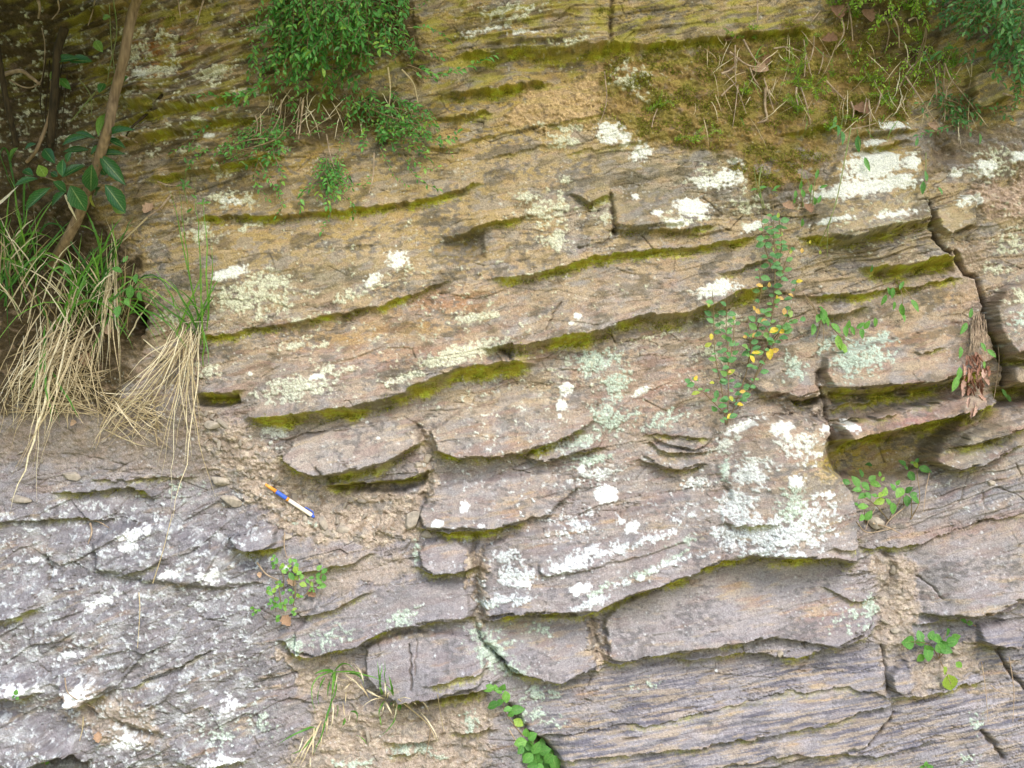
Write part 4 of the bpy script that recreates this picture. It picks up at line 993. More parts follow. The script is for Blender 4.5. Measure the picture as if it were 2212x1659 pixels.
rock = tag(sub("rock_face", lab_f == 0), "weathered layered rock face of a road cutting", None, None, "structure")
for k, sl in enumerate(SLAB):
    if sl[4] and (lab_f == k + 1).any():
        sub("rock_slab", lab_f == k + 1, rock)["label"] = sl[4]
del V_all, C_all, Q_all

# ------------------------------------------------------------------ pen lying on the sand
a = P(573, 1046, .011); b = P(679, 1117, .006)
ax = nrm(b - a); Lp = np.linalg.norm(b - a)
pen = thing("pen", "orange and cream ballpoint pen with a blue grip lying on the sandy ledge", "pen", a)


def lathe(name, prof, mat, parent, sides=20):
    u = nrm(np.cross(ax, [0, 1, .1])); w = np.cross(ax, u)
    an = np.arange(sides) * 2 * np.pi / sides
    V = np.concatenate([a + ax * (t * Lp) + r * (np.cos(an)[:, None] * u + np.sin(an)[:, None] * w) for t, r in prof])
    n = len(prof)
    i = np.arange(n - 1)[:, None] * sides; j = np.arange(sides)[None, :]; j2 = (j + 1) % sides
    return link_mesh(name, V, np.stack([i + j, i + j2, i + sides + j2, i + sides + j], -1).reshape(-1, 4), mat, parent)


rb = .0050
lathe("tip", [(-.035, .0003), (-.03, .0008), (-.0005, .0016), (0, .0018)], MT['metal'], pen)
lathe("nose_cone", [(-.004, .0), (-.003, .0022), (.0, .0028), (.10, rb * .80), (.2195, rb * .92), (.22, 0)], MT['orange_plastic'], pen)
lathe("grip", [(.221, 0), (.2212, rb * .98), (.23, rb * 1.08), (.30, rb * 1.03), (.36, rb * 1.07), (.42, rb * 1.08), (.43, rb), (.4305, 0)], MT['blue_plastic'], pen)
lathe("collar", [(.431, 0), (.4312, rb * .97), (.478, rb * .98), (.4785, 0)], MT['orange_plastic'], pen)
lathe("barrel", [(.479, 0), (.4795, rb * .98), (.7, rb), (.93, rb * .98), (.945, rb * .9), (.9455, 0)], MT['cream_plastic'], pen)
lathe("push_button", [(.946, 0), (.9462, rb * .72), (.985, rb * .70), (1.0, rb * .55), (1.003, 0)], MT['blue_plastic'], pen)
cu = nrm(np.cross(ax, [0, 1, 0]));
if cu[2] < 0: cu = -cu
cl = MB()
cpath = [a + ax * Lp * t + cu * (rb * k) + np.array([0, -.0005, 0]) for t, k in ((.955, .5), (.95, 1.2), (.93, 1.65), (.86, 1.75), (.79, 1.65), (.775, 1.2))]
cl.tube(path(cpath, 20), .0016, .0013, 8)
cl.build("clip", MT['blue_plastic'], pen)

# ------------------------------------------------------------------ loose stones
def stone(x, y, rx, ry, label, rot=0, lift=.5, tone=None):
    import bmesh
    bm = bmesh.new(); bmesh.ops.create_icosphere(bm, subdivisions=4, radius=1)
    V = np.array([v.co[:] for v in bm.verts]); F = np.array([[v.index for v in f.verts] for f in bm.faces]); bm.free()
    k = int(x * 7 + y) % 97
    pl = nrm(rng.normal(size=(11, 3))); off = rng.uniform(.42, .8, 11)
    for n_, o_ in zip(pl, off):
        e = V @ n_ - o_
        V = V - np.where(e > 0, e, 0)[:, None] * n_ * .92
    V *= (1 + .05 * gn(V[:, 0] * 3 + k, V[:, 1] * 3 + V[:, 2] * 2, 5) + .02 * gn(V[:, 0] * 9 + k, V[:, 2] * 9 + V[:, 1] * 5, 6))[:, None]
    c, s_ = math.cos(R(rot)), math.sin(R(rot))
    rz = min(rx, ry)
    V = V * np.array([rx * S, rz * S * .8, ry * S])
    V = np.stack([V[:, 0] * c - V[:, 2] * s_, V[:, 1], V[:, 0] * s_ + V[:, 2] * c], 1)
    p = P(x, y, rz * S * .8 * lift)
    o = link_mesh("loose_stone", V, F, tone or MT['stone'], None, None, False)
    o.location = p.tolist()
    return tag(o, label, "stone", "loose stones lodged on the rock face")


stone(890, 1124, 25, 17, "egg sized pale grey stone wedged left of the slab edge", 35)
stone(921, 1153, 14, 11, "small ochre stone just under the slab, right of the grey one", -20)
stone(697, 1130, 13, 18, "upright pale splinter of stone below the pen's blue end", 10)
stone(660, 1120, 8, 13, "small dark grey flake just left of the upright splinter", 15, .4)
stone(463, 918, 22, 13, "tan stone under the roots of the hanging straw", 0)
stone(905, 1005, 12, 9, "pale crumb of stone in the joint beside the lens shaped slab", 0)
stone(925, 990, 9, 12, "upright chip of stone in the joint left of the rounded slab", 15)
stone(475, 1040, 24, 14, "blue grey stone at the tip of the longest hanging straw", -10, .2)
stone(500, 1082, 28, 15, "rounded blue grey stone below the hanging straw tuft", -5, .2)
stone(155, 1028, 26, 14, "squarish blue grey stone above the dark slot", 0, .2)
stone(45, 1080, 28, 14, "bluish stone beside the lowest straw stems", -5, .2)
stone(595, 895 + 140, 8, 6, "tiny pale pebble right above the pen tip", 0)
stone(1890, 1130, 28, 16, "pale wedge of layered stone below the bramble leaves", -25, .6)
stone(2142, 1042, 10, 9, "little pale stone under the pointed brown slab", 0, .5)
stone(830, 1500, 10, 6, "small grey chip left of the lower ledge", -10, .4)
stone(815, 1540, 16, 9, "flat grey chip on the sand under the grass", -12, .4)
stone(1935, 1362, 12, 8, "tilted flake of stone left of the nettle", -25, .5)
stone(1686, 1412, 7, 9, "tiny upright flake under the long smooth slab", 5, .5)
stone(740, 1145, 22, 10, "flat tan stone at the right of the sandy ledge", -10, .3)
stone(620, 1160, 12, 8, "small grey stone at the edge of the sandy ledge", 5, .3)

# ------------------------------------------------------------------ dry twigs, dead stalks, dry leaves
def twig(pts, r, label, lift=.012, mat='twig', name="dry_twig", group="dry twigs caught on the rock face", cat="twig", end=.5, h=None):
    m = MB()
    n = len(pts)
    q = [P(x, y, (lift if h is None else h[i])) for i, (x, y) in enumerate(pts)]
    m.tube(path(q, 8 * n), r * S, r * S * end, 6, .5, .06)
    o = m.build(name, MT[mat], None)
    return tag(o, label, cat, group)


G_UR = "dead stalks hanging in the upper right soil"
L_UR = "thin brown dead stalk hanging over the upper right soil"


def z8(p):   # readings taken in an enlargement of the upper right corner
    return [(1558.7 + x * .2954, y * .2954) for x, y in p]


for pts in ([(30, 540), (110, 640), (180, 830)], [(120, 620), (105, 760), (80, 935)], [(100, 330), (98, 480), (105, 600)], [(60, 380), (180, 470), (290, 495)],
            [(160, 290), (220, 400), (270, 470)], [(310, 570), (345, 690), (385, 820)], [(205, 490), (235, 570), (270, 620)], [(600, 290), (620, 400), (660, 570)], [(615, 390), (612, 480), (605, 560)],
            [(745, 380), (735, 460), (710, 540)], [(675, 265), (672, 350), (650, 440)], [(865, 110), (895, 230), (835, 360)], [(920, 20), (945, 130), (960, 300)], [(935, 60), (930, 140), (918, 215)],
            [(1190, 120), (1225, 230), (1195, 390)], [(1240, 100), (1290, 200), (1300, 350)], [(1340, 430), (1400, 510), (1430, 560)], [(1590, 470), (1580, 600), (1565, 740)], [(1560, 560), (1572, 660), (1570, 730)],
            [(1635, 460), (1625, 600), (1630, 760)], [(1650, 630), (1640, 720), (1630, 890)], [(2075, 470), (2110, 580), (2140, 710)], [(2160, 330), (2185, 480), (2200, 650)], [(2060, 685), (2100, 695), (2140, 710)],
            [(1060, 720), (1050, 770), (1040, 830)], [(1165, 690), (1150, 760), (1120, 830)], [(1075, 730), (1085, 800), (1095, 890)], [(870, 930), (860, 1000), (845, 1100)], [(548, 640), (545, 700), (560, 770)],
            [(262, 0), (264, 80), (262, 170)], [(0, 700), (60, 640), (110, 600)], [(0, 540), (80, 500), (130, 420)], [(1365, 150), (1420, 130), (1440, 190)], [(720, 80), (680, 130), (650, 170)], [(380, 355), (470, 345), (580, 375)]):
    twig(z8(pts), U(1.6, 2.6), L_UR, U(.010, .04), group=G_UR)
twig(z8([(1345, 560), (1440, 700), (1530, 840), (1600, 930)]), 2.2, "longest brown stalk slanting down past the dark notch", .03)
twig(z8([(1630, 460), (1680, 580), (1760, 680), (1850, 800)]), 1.8, "brown stalk arching right above the dark notch", .04)
twig(z8([(580, 640), (620, 760), (660, 955)]), 1.9, "pale stalk dangling from the feathery seedling", .03)
twig(z8([(320, 640), (318, 780), (330, 870), (262, 900)]), 3.5, "grey forked root stuck to the mossy soil", .01)
twig(z8([(765, 590), (830, 660), (900, 730)]), 2.4, "straight brown twig right of the feathery seedling", .03)
twig(z8([(945, 745), (965, 800), (962, 860)]), 2.6, "pale bone coloured stalk above the white capped block", .04, 'twig')
twig(z8([(945, 945), (1050, 925), (1130, 900)]), 1.6, "level stalk lying over the white capped block", .03)
# upper left roots and vines
for pts, r, lab, mt in (([(0, 163), (43, 153), (67, 167), (87, 183)], 6, "knobbly pale root crossing the dark soil", 'twig'),
                        ([(20, 172), (50, 188), (75, 186), (92, 165), (97, 100), (90, 60)], 2, "thin looping root above the pale root", 'twig'),
                        ([(125, 0), (127, 22), (112, 42)], 2, "short curved root under the top edge", 'twig'),
                        ([(205, 0), (200, 25), (190, 55)], 2, "thin root hanging beside the slanting trunk", 'twig'),
                        ([(82, 0), (86, 18), (83, 40)], 4, "thick root stub in the dark soil", 'twig'),
                        ([(440, 0), (432, 25), (424, 55)], 2, "brown root hanging from the top beside the shrub", 'twig'),
                        ([(385, 0), (387, 18), (390, 38)], 2, "brown root hanging over pale rock near the top", 'twig'),
                        ([(170, 170), (195, 205), (198, 250)], 1.5, "green vine tendril left of the slanting trunk", 'green_stem'),
                        ([(245, 0), (252, 70), (236, 150), (232, 180)], 1.5, "green vine stem draped beside the slanting trunk", 'green_stem'),
                        ([(205, 200), (180, 230), (153, 262)], 2, "green tendril crossing above the glossy leaves", 'green_stem'),
                        ([(350, 205), (318, 245), (285, 275), (265, 305)], 4, "dark forked twig right of the slanting trunk", 'dark_bark'),
                        ([(258, 292), (280, 300), (297, 308)], 2.5, "short pale twig behind the glossy leaf rosette", 'twig'),
                        ([(318, 470), (268, 518), (240, 540)], 2.2, "straw coloured stick leaning below the glossy leaves", 'straw'),
                        ([(370, 420), (345, 450), (315, 470)], 2.5, "grey stick leaning above the green grass blades", 'twig'),
                        ([(340, 392), (365, 400), (400, 400)], 2, "level grey twig on the thin bedded rock", 'twig')):
    twig(pts, r, lab, .02, mt)
twig([(1838, 275), (1826, 340), (1810, 420), (1795, 470), (1770, 530)], 1.7, "long pale green stalk drooping across the white lichen", .05, 'green_stem', "green_stalk", None, "stalk")
twig([(1795, 470), (1788, 500), (1787, 553)], 1.3, "second thin green stalk below the white capped block", .04, 'green_stem', "green_stalk", None, "stalk")
twig([(1645, 360), (1640, 400), (1652, 450)], 1.8, "slim green stalk rising left of the mossy soil", .04, 'green_stem', "green_stalk", None, "stalk")
twig([(1306, 155), (1310, 220), (1290, 280), (1280, 300)], 1.3, "thin brown stalk hanging over the orange sand", .02)
twig([(1420, 235), (1412, 255), (1408, 275)], 1.6, "short dry stalk left of the mossy soil", .02)
twig([(838, 145), (843, 190), (840, 243)], 2, "straight straw stalk hanging from the big shrub", .06, 'straw')
twig([(868, 150), (893, 180), (903, 222)], 1.8, "curved straw stalk hanging right of the big shrub", .06, 'straw')
twig([(650, 210), (645, 245), (640, 290)], 2, "dead stalk below the big shrub", .05)
twig([(655, 215), (650, 260), (645, 300)], 2.5, "paired dead stalk below the big shrub", .06)
twig([(608, 215), (604, 250), (590, 280)], 1.6, "slanting dead stalk under the shrub's left side", .05)
twig([(552, 250), (556, 270), (553, 290)], 1.4, "short dead stalk on the ochre beds", .04)
twig([(808, 330), (806, 380), (797, 418)], 1.6, "dead stalk hanging below the small spray", .05)
twig([(705, 290), (715, 340), (735, 400)], 1.6, "bare brown stem leading to the lowest sprig", .03)
for pts, r, lab in (([(1850, 1128), (1875, 1150), (1935, 1140)], 1.5, "pale stem arching under the bramble leaves"), ([(1890, 1100), (1878, 1120), (1870, 1145)], 1.6, "bare stem below the bramble leaves"),
                    ([(1955, 1095), (1925, 1120), (1908, 1142)], 1.5, "straight pale stem right of the bramble leaves"), ([(2010, 1010), (2000, 1060), (1995, 1105)], 1.3, "thin grey stalk standing against the striped slab"),
                    ([(1885, 1130), (1920, 1140), (1950, 1155)], 2, "brown twig lying below the bramble plant"), ([(2075, 640), (2080, 700), (2098, 760)], 1.0, "fine stalk in the vertical crack"),
                    ([(2148, 700), (2158, 770), (2152, 830), (2142, 885)], 1.2, "long fine stalk hanging beside the dead plant"), ([(2120, 1430), (2128, 1480), (2135, 1560)], 1.2, "fine dry stalk on the lower right block"),
                    ([(2180, 1420), (2190, 1490), (2188, 1560)], 1.3, "dry stalk near the right edge"), ([(2140, 1480), (2160, 1495), (2180, 1500)], 1.1, "short curved dry stalk on the lower right block"),
                    ([(300, 1280), (302, 1320), (297, 1400)], 1.3, "thin straw standing on the lichen speckled block"), ([(860, 1450 + 60), (920, 1560), (942, 1598)], 1.5, "pale bent straw arching right of the grass tuft"),
                    ([(945, 1500), (955, 1560), (960, 1580)], 1.0, "thin straw right of the bent straw"), ([(930, 1575), (925, 1610), (918, 1640)], 1.6, "dark twig standing on the sand"),
                    ([(140, 1465), (150, 1500), (205, 1530)], 1.6, "dark twig lying over the tilted block"), ([(555, 1215), (575, 1240), (605, 1255)], 2.2, "dark bare twig left of the round leaved plant"),
                    ([(615, 1150), (614, 1180), (620, 1205)], 1.6, "upright grey stem above the round leaved plant"), ([(180, 1548), (178, 1575), (172, 1600)], 1.6, "straw on the sandy patch at the lower left"),
                    ([(1100, 1577), (1108, 1590), (1114, 1600)], 2, "short pale stick in the creeper gap"), ([(195, 1130), (198, 1150), (190, 1175)], 2.5, "root curling round the domed slab"),
                    ([(190, 1122), (215, 1128), (235, 1140)], 1.8, "thin root on top of the domed slab"), ([(330, 1260), (352, 1190), (372, 1110)], 1.3, "faint straw leaning over the domed slab")):
    twig(pts, r, lab, .018, 'straw' if 'straw' in lab else 'twig')


def dry_leaf(x, y, L, ang, label, lift=.012, var=.6, mat='dry_leaf', wr=.75):
    m = MB()
    d = np.array([math.cos(R(ang)), -.25, -math.sin(R(ang))])
    m.leaves([P(x, y, lift)], d, np.array([.1, -1, .35]), L * S, L * S * wr, var, T_DRY)
    return tag(m.build("dry_leaf", MT[mat], None), label, "dry leaf", "dry leaves caught on the rock face")


for x, y, L, an, lab, v in ((1625, 150, 36, 20, "pinkish curled dry leaf on the mossy soil", .9), (1648, 138, 24, -40, "rusty dry leaf just above the pinkish one", .5), (1800, 10, 44, 80, "large rusty dry leaf hanging at the top by the heath sprigs", .25), (1865, 20, 40, 75, "second large rusty leaf right of the first at the top", .3),
                         (1842, 230, 40, 40, "brown dry leaf above the white capped block", .35), (1775, 85, 34, 20, "dark dry leaf in the olive moss", .2), (1560, 85, 30, 10, "rusty leaf lying left of the feathery seedling", .3), (2005, 265, 26, 60, "curled grey leaf in the dark notch", .8), (2140, 155, 20, 90, "small orange leaf on the layered olive block", .6),
                         (152, 916, 20, -5, "single orange leaf on the brown soil below the grass", .95), (610, 1330, 30, 50, "brown leaf at the foot of the round leaved plant", .6), (625, 1245, 26, 60, "folded pink leaf inside the round leaved plant", .9), (665, 1275, 24, 40, "grey brown leaf right of the round leaved plant", .4),
                         (230, 700, 30, 70, "pale withered leaf in the dead grass", .9), (185, 760, 36, 80, "crumpled brown leaf under the grass", .5), (172, 640, 30, 60, "rusty leaf among the grass roots", .3), (330, 440, 30, 120, "twisted grey leaf by the leaning stick", .8), (212, 1580, 24, 80, "small tan leaf on the lower left sand", .7),
                         (1690, 440, 28, 40, "tan leaf at the left of the white capped block", .7), (1740, 440, 26, 70, "brown leaf beside the tan leaf", .4), (585, 385, 24, 60, "pale leaf scrap under the fine leaved spray", .9), (560, 1235, 14, 80, "tiny orange leaf on a bare twig tip", .9)):
    dry_leaf(x, y, L, an, lab, .012, v)

# ------------------------------------------------------------------ shrubs with many small leaves
UP = np.array([0, -.55, .83])


def twig_leaves(m, pts, L, gap, var0, var1, tpl=T_SMALL, wr=.46, spread=1.0, droop=0.0, start=.12):
    """alternate leaves along a curve, standing off to both sides"""
    p = np.asarray(pts, float)
    seg = np.linalg.norm(np.diff(p, axis=0), axis=1); s = np.concatenate([[0], np.cumsum(seg)])
    n = max(3, int(s[-1] / gap))
    t = np.linspace(start, 1, n) * s[-1]
    pos = np.stack([np.interp(t, s, p[:, i]) for i in range(3)], 1)
    dr = nrm(np.stack([np.interp(t, s, np.gradient(p[:, i])) for i in range(3)], 1))
    up = nrm(UP + rng.normal(size=(n, 3)) * .45)
    sd = nrm(np.cross(dr, up)) * np.where(np.arange(n) % 2 == 0, 1, -1)[:, None]
    d = dr * .75 + sd * spread + rng.normal(size=(n, 3)) * .25 + np.array([0, 0, -droop])
    d[-1] = dr[-1]
    l = L * rng.uniform(.5, 1.2, n) * U(.7, 1.15)
    m.leaves(pos, d, up, l, l * wr * rng.uniform(.85, 1.15, n), rng.uniform(var0, var1, n), tpl)


def sample_poly(poly, n):
    a = np.array(poly, float); out = []
    while len(out) < n:
        x = rng.uniform(a[:, 0].min(), a[:, 0].max(), 400).astype(np.float32); y = rng.uniform(a[:, 1].min(), a[:, 1].max(), 400).astype(np.float32)
        d = inside(poly, x, y)
        out += [(float(p), float(q), float(r)) for p, q, r in zip(x, y, d) if r > 0]
    return out[:n]


def fine_shrub(label, base, poly, n, L, hmin, hmax, mat='fine_leaf', stems=7, edge=70, tw=(45, 100), stem_mat='red_stem', extra=(), name="fine_leaved_shrub", cat="shrub", group="fine leaved shrubs hanging on the rock", gap=6.0, dens=None):
    root = thing(name, label, cat, P(base[0], base[1], .0), group)
    lf, st = MB(), MB()
    bp = P(base[0], base[1], base[2])
    tips = sample_poly(poly, n)
    for k, (x, y, d) in enumerate(tips):
        if float(fbm(np.float32(x / 55), np.float32(y / 55), 2, 300)) < -.2: continue
        if dens is not None and rng.random() > dens(x, y):
            continue
        h = hmin + (hmax - hmin) * min(1, d / edge) * U(.15, 1)
        an = math.atan2(y - base[1], x - base[0]) + U(-.75, .75)
        l = U(*tw)
        x += rng.normal() * 16; y += rng.normal() * 16
        tip = P(x, y, h)
        b = P(x - math.cos(an) * l, y - math.sin(an) * l, max(.01, h - U(.0, .05)))
        mid = (tip + b) / 2 + np.array([U(-.01, .01), -U(.0, .02), U(.0, .02)])
        c = curve(b, mid, tip, 7)
        st.tube(c, .0011, .0005, 4, .5)
        twig_leaves(lf, c, L * S, gap * S, 0, 1, droop=.1)
    for x, y, d in sample_poly(poly, stems):
        tip = P(x, y, hmin + (hmax - hmin) * .5 * min(1, d / edge))
        mid = (bp + tip) / 2 + np.array([U(-.03, .03), -U(.01, .05), U(-.02, .04)])
        st.tube(curve(bp, mid, tip, 10), .0018, .0007, 5, .5, .05)
    for pts in extra:                              # single sprays that stick out of the crown
        c = path([P(x, y, h) for x, y, h in pts], 26)
        st.tube(c, .0014, .0006, 4, .5)
        twig_leaves(lf, c, L * S, gap * S, .1, .95, droop=.1)
    lf.build("foliage", MT[mat], root)
    st.build("stems", MT[stem_mat], root)
    return root


BIG = [(575, 15), (600, -40), (640, -90), (860, -90), (890, -30), (905, 40), (880, 60), (905, 120), (870, 150), (835, 145), (790, 160), (740, 215), (690, 200), (640, 215), (600, 225), (540, 215), (500, 205), (530, 185), (560, 150), (575, 110), (550, 60)]
fine_shrub("big dense green shrub hanging from the top of the rock face", (735, -110, .03), BIG, 440, 16, .03, .17, 'fine_leaf', 12, 90, extra=[
    [(590, 160, .10), (520, 205, .06), (420, 205, .03)], [(560, 190, .1), (500, 225, .05), (460, 232, .03)], [(880, 140, .1), (960, 160, .06), (1070, 118, .03)], [(890, 150, .1), (930, 170, .06), (985, 150, .04)],
    [(880, 60, .1), (930, 60, .06), (965, 85, .05)], [(870, 110, .1), (920, 110, .06), (950, 125, .05)], [(885, 20, .1), (915, 10, .08), (925, -10, .08)], [(585, 60, .1), (540, 60, .06), (520, 50, .04)],
    [(700, 190, .1), (690, 230, .08), (700, 255, .07)], [(640, 200, .1), (630, 235, .06), (640, 255, .05)]])
fine_shrub("pale green leafy spray below the big shrub's right side", (800, 235, .05), [(765, 262), (800, 240), (850, 240), (905, 225), (955, 255), (965, 290), (945, 330), (900, 345), (850, 335), (800, 325), (762, 295)], 80, 14, .03, .09, 'fine_leaf', 2, 40, (40, 100), extra=[
    [(930, 300, .07), (975, 300, .05), (990, 285, .04)], [(940, 300, .07), (965, 320, .05), (975, 335, .04)], [(870, 335, .07), (900, 385, .04), (945, 408, .03)], [(880, 335, .06), (920, 365, .04), (945, 360, .03)], [(820, 320, .06), (850, 375, .04), (880, 400, .03)],
    [(790, 300, .06), (745, 285, .05), (735, 320, .04)]])
fine_shrub("loose green spray trailing left of centre under the big shrub", (600, 300, .04), [(400, 310), (470, 305), (540, 290), (600, 300), (625, 330), (600, 350), (560, 370), (500, 345), (440, 345), (410, 340)], 52, 13, .02, .07, 'fine_leaf', 2, 30, (40, 90), extra=[
    [(560, 350, .06), (590, 400, .04), (610, 440, .03), (595, 470, .03)], [(590, 330, .06), (610, 380, .05), (600, 420, .04)], [(560, 340, .05), (550, 390, .04), (580, 430, .03)], [(470, 330, .05), (400, 315, .03), (370, 330, .02)],
    [(600, 300, .06), (640, 260, .06), (690, 265, .05)], [(640, 290, .06), (690, 285, .06), (720, 270, .05)]])
fine_shrub("lowest small sprig with open leafy twigs above the ochre slab", (705, 330, .03), [(660, 400), (690, 370), (730, 360), (760, 385), (775, 410), (745, 430), (700, 440), (665, 425)], 20, 14, .03, .07, 'fine_leaf', 1, 30, (40, 80), extra=[
    [(700, 420, .05), (715, 455, .04), (695, 500, .03)], [(740, 420, .05), (760, 440, .04), (762, 468, .03)], [(670, 400, .05), (650, 420, .04), (648, 450, .03)], [(750, 400, .05), (785, 400, .04), (800, 380, .03)]])
fine_shrub("bluish green shrub spilling over the upper right corner", (2200, -60, .04), [(2010, -60), (2270, -60), (2270, 210), (2215, 190), (2170, 140), (2150, 150), (2130, 125), (2090, 118), (2050, 85), (2010, 70), (2020, 40), (1995, 15)], 260, 16, .04, .22, 'blue_leaf', 10, 80, extra=[
    [(2090, 100, .1), (2040, 110, .06), (2005, 125, .04)], [(2030, 115, .06), (2010, 130, .05), (2000, 118, .04)], [(2180, 140, .1), (2190, 180, .08), (2200, 215, .07)], [(2150, 140, .1), (2150, 160, .07), (2165, 178, .06)], [(2200, 150, .1), (2205, 195, .08), (2195, 225, .06)],
    [(2100, 110, .08), (2110, 125, .07), (2090, 135, .06)]], gap=6.5)
fine_shrub("small bluish shrublet under the dark notch at the upper right", (2040, 215, .03), [(2045, 225), (2075, 215), (2110, 230), (2112, 255), (2085, 280), (2060, 270), (2045, 250)], 34, 13.5, .03, .08, 'blue_leaf', 1, 25, (25, 50), extra=[
    [(2060, 230, .05), (2020, 220, .04), (1985, 222, .03)], [(2060, 270, .05), (2020, 285, .04), (1985, 292, .03)], [(2100, 240, .05), (2150, 230, .03), (2190, 235, .03)], [(2140, 240, .04), (2165, 245, .03), (2180, 255, .03)], [(2000, 222, .04), (1990, 235, .03), (1998, 245, .03)]])

# ------------------------------------------------------------------ unseen tree crowns, added above the view to shade the top of the face
def crown(label, cx, cy, cz, rx, ry, rz, n, foot):
    root = thing("added_shade_tree", label, "tree", foot, "unseen tree crowns added for shade")
    lf, st = MB(), MB()
    c = np.array([cx, cy, cz]); foot = np.array(foot)
    st.tube(path([foot, foot + [0, -.05, .5], c + [0, .2, -.1]], 20), .05, .02, 8)
    p = nrm(rng.normal(size=(n, 3))) * (rng.random(n) ** .4)[:, None] * [rx, ry, rz] + c
    for q in p[:40]:
        st.tube(curve(c + [0, .2, -.1], (c + q) / 2 + [0, 0, .08], q, 8), .009, .003, 5)
    lf.leaves(p, rng.normal(size=(n, 3)) + [0, 0, -.4], rng.normal(size=(n, 3)) + [0, 0, 1.2], rng.uniform(.05, .09, n), rng.uniform(.025, .045, n), rng.random(n), T_OVAL)
    lf.build("crown", MT['fine_leaf'], root); st.build("trunk", MT['bark'], root)


crown("unseen leafy crown added to shade the upper left of the face", -1.25, -1.1, 3.2, .85, .6, .4, 6500, (-1.6, -.45, 3.2))
crown("unseen low leafy bough added to shade the upper left corner", -1.2, -.9, 2.78, .7, .42, .32, 4200, (-1.6, -.3, 2.7))
crown("unseen leafy crown added to shade the top middle of the face", 0, -1.2, 3.62, 1.0, .4, .28, 1500, (-.1, -.4, 3.25))
crown("unseen leafy crown added to shade the upper right of the face", 1.6, -1.2, 3.52, .7, .45, .3, 1800, (1.4, -.4, 3.25))

fine_shrub("lime green heathy shrub hanging at the top right of the olive moss", (1960, -70, .03), [(1790, -60), (2030, -60), (2030, 60), (1990, 75), (1960, 40), (1925, 45), (1900, 25), (1870, 50), (1830, 20), (1795, 10)], 90, 11, .02, .10, 'feather', 3, 40, (35, 80), extra=[
    [(1900, 20, .06), (1895, 50, .05), (1880, 75, .04)], [(1950, 40, .06), (1955, 65, .05), (1975, 85, .04)], [(1830, 10, .05), (1815, 35, .04), (1820, 55, .03)]], gap=4.5, group="shrubs hanging on the rock")
fine_shrub("feathery green foliage trailing between the orange sand and the bluish shrub", (2000, 60, .02), [(1860, 130), (1920, 120), (1990, 110), (2050, 120), (2060, 160), (2000, 185), (1930, 200), (1880, 190), (1850, 160)], 46, 10, .015, .05, 'feather', 2, 40, (30, 60), gap=4.5, group="shrubs hanging on the rock")

# ------------------------------------------------------------------ glossy broad-leaved shrub on the left
base = P(118, 562, .03)
bs = thing("broadleaf_shrub", "glossy broad leaved shrub on a thick slanting trunk", "shrub", base)
tk = MB()
tk.tube(path([P(x, y, l) for x, y, l in ((318, -60, .10), (300, -10, .10), (283, 40, .10), (267, 127, .10), (247, 207, .10), (233, 277, .10), (205, 370, .09), (175, 455, .07), (143, 520, .05), (112, 575, .0))], 60), .0115, .0135, 12, .5, .035)
tk.build("trunk", MT['bark'], bs)


def z2(x, y):
    return x * .1634, 203.3 + y * .1634


br = MB()
for pts in ([(1400, 950), (1380, 800), (1330, 640), (1300, 570)], [(1450, 1200), (1150, 1200), (900, 1190), (690, 1130), (600, 1100)], [(1380, 900), (1230, 820), (1180, 800)], [(900, 1190), (840, 1050), (740, 940)], [(1300, 1190), (1380, 1200), (1400, 1210)]):
    br.tube(path([P(*z2(x, y), .10 + .02 * (i % 2)) for i, (x, y) in enumerate(pts)], 20), .0022, .0016, 6)
br.build("branch", MT['red_stem'], bs)
bl_ = MB()
for x0, y0, x1, y1, w, v, hz in ((1300, 555, 1375, 215, 105, .88, .02), (1400, 560, 1730, 430, 115, .4, .02), (1420, 590, 1650, 690, 95, .3, .0), (1260, 590, 970, 480, 75, .5, .0), (1150, 570, 780, 645, 115, .45, .01), (1180, 740, 830, 740, 90, .2, -.01), (1350, 690, 1165, 800, 105, .6, .02), (1310, 790, 1640, 770, 90, .1, .0),
                              (1320, 810, 1645, 1180, 180, .35, .01), (1215, 930, 1185, 1320, 205, .42, .05), (725, 915, 555, 690, 150, .4, .03), (825, 1085, 815, 850, 130, .6, .05), (880, 900, 930, 760, 100, .55, .02), (820, 1100, 1090, 910, 120, .3, .03), (950, 1050, 1120, 930, 65, .4, .0),
                              (600, 1090, 510, 945, 150, .92, .03), (440, 1080, 285, 980, 110, .5, .0), (500, 1120, 175, 1185, 105, .5, .01), (700, 1160, 900, 1290, 140, .5, .04), (670, 1240, 290, 1520, 140, .5, .03), (870, 1290, 650, 1470, 110, .35, .02), (930, 1210, 1130, 1550, 245, .35, .05), (1390, 1200, 1670, 1560, 215, .3, .01),
                              (240, 710, 95, 890, 90, .82, .02), (1330, 1240, 1230, 1330, 90, .5, -.01), (1210, 1330, 1220, 1500, 60, .96, .0), (1480, 1450, 1650, 1570, 150, .93, -.01), (1310, 560, 1420, 570, 70, .9, .03), (760, 1090, 670, 1030, 90, .3, .0), (1290, 960, 1270, 820, 60, .6, .0), (480, 660, 300, 720, 80, .3, -.03), (1340, 980, 1400, 1080, 90, .25, -.02)):
    a, b = P(*z2(x0, y0), .11 + hz), P(*z2(x1, y1), .105 + hz + U(-.03, .02))
    L = np.linalg.norm(b - a)
    bl_.leaves([a], b - a, np.array([U(-.25, .25), -1, U(.2, .6)]), L, w * .1634 * S, v, T_LANCE)
bl_.build("leaves", MT['gloss_leaf'], bs)

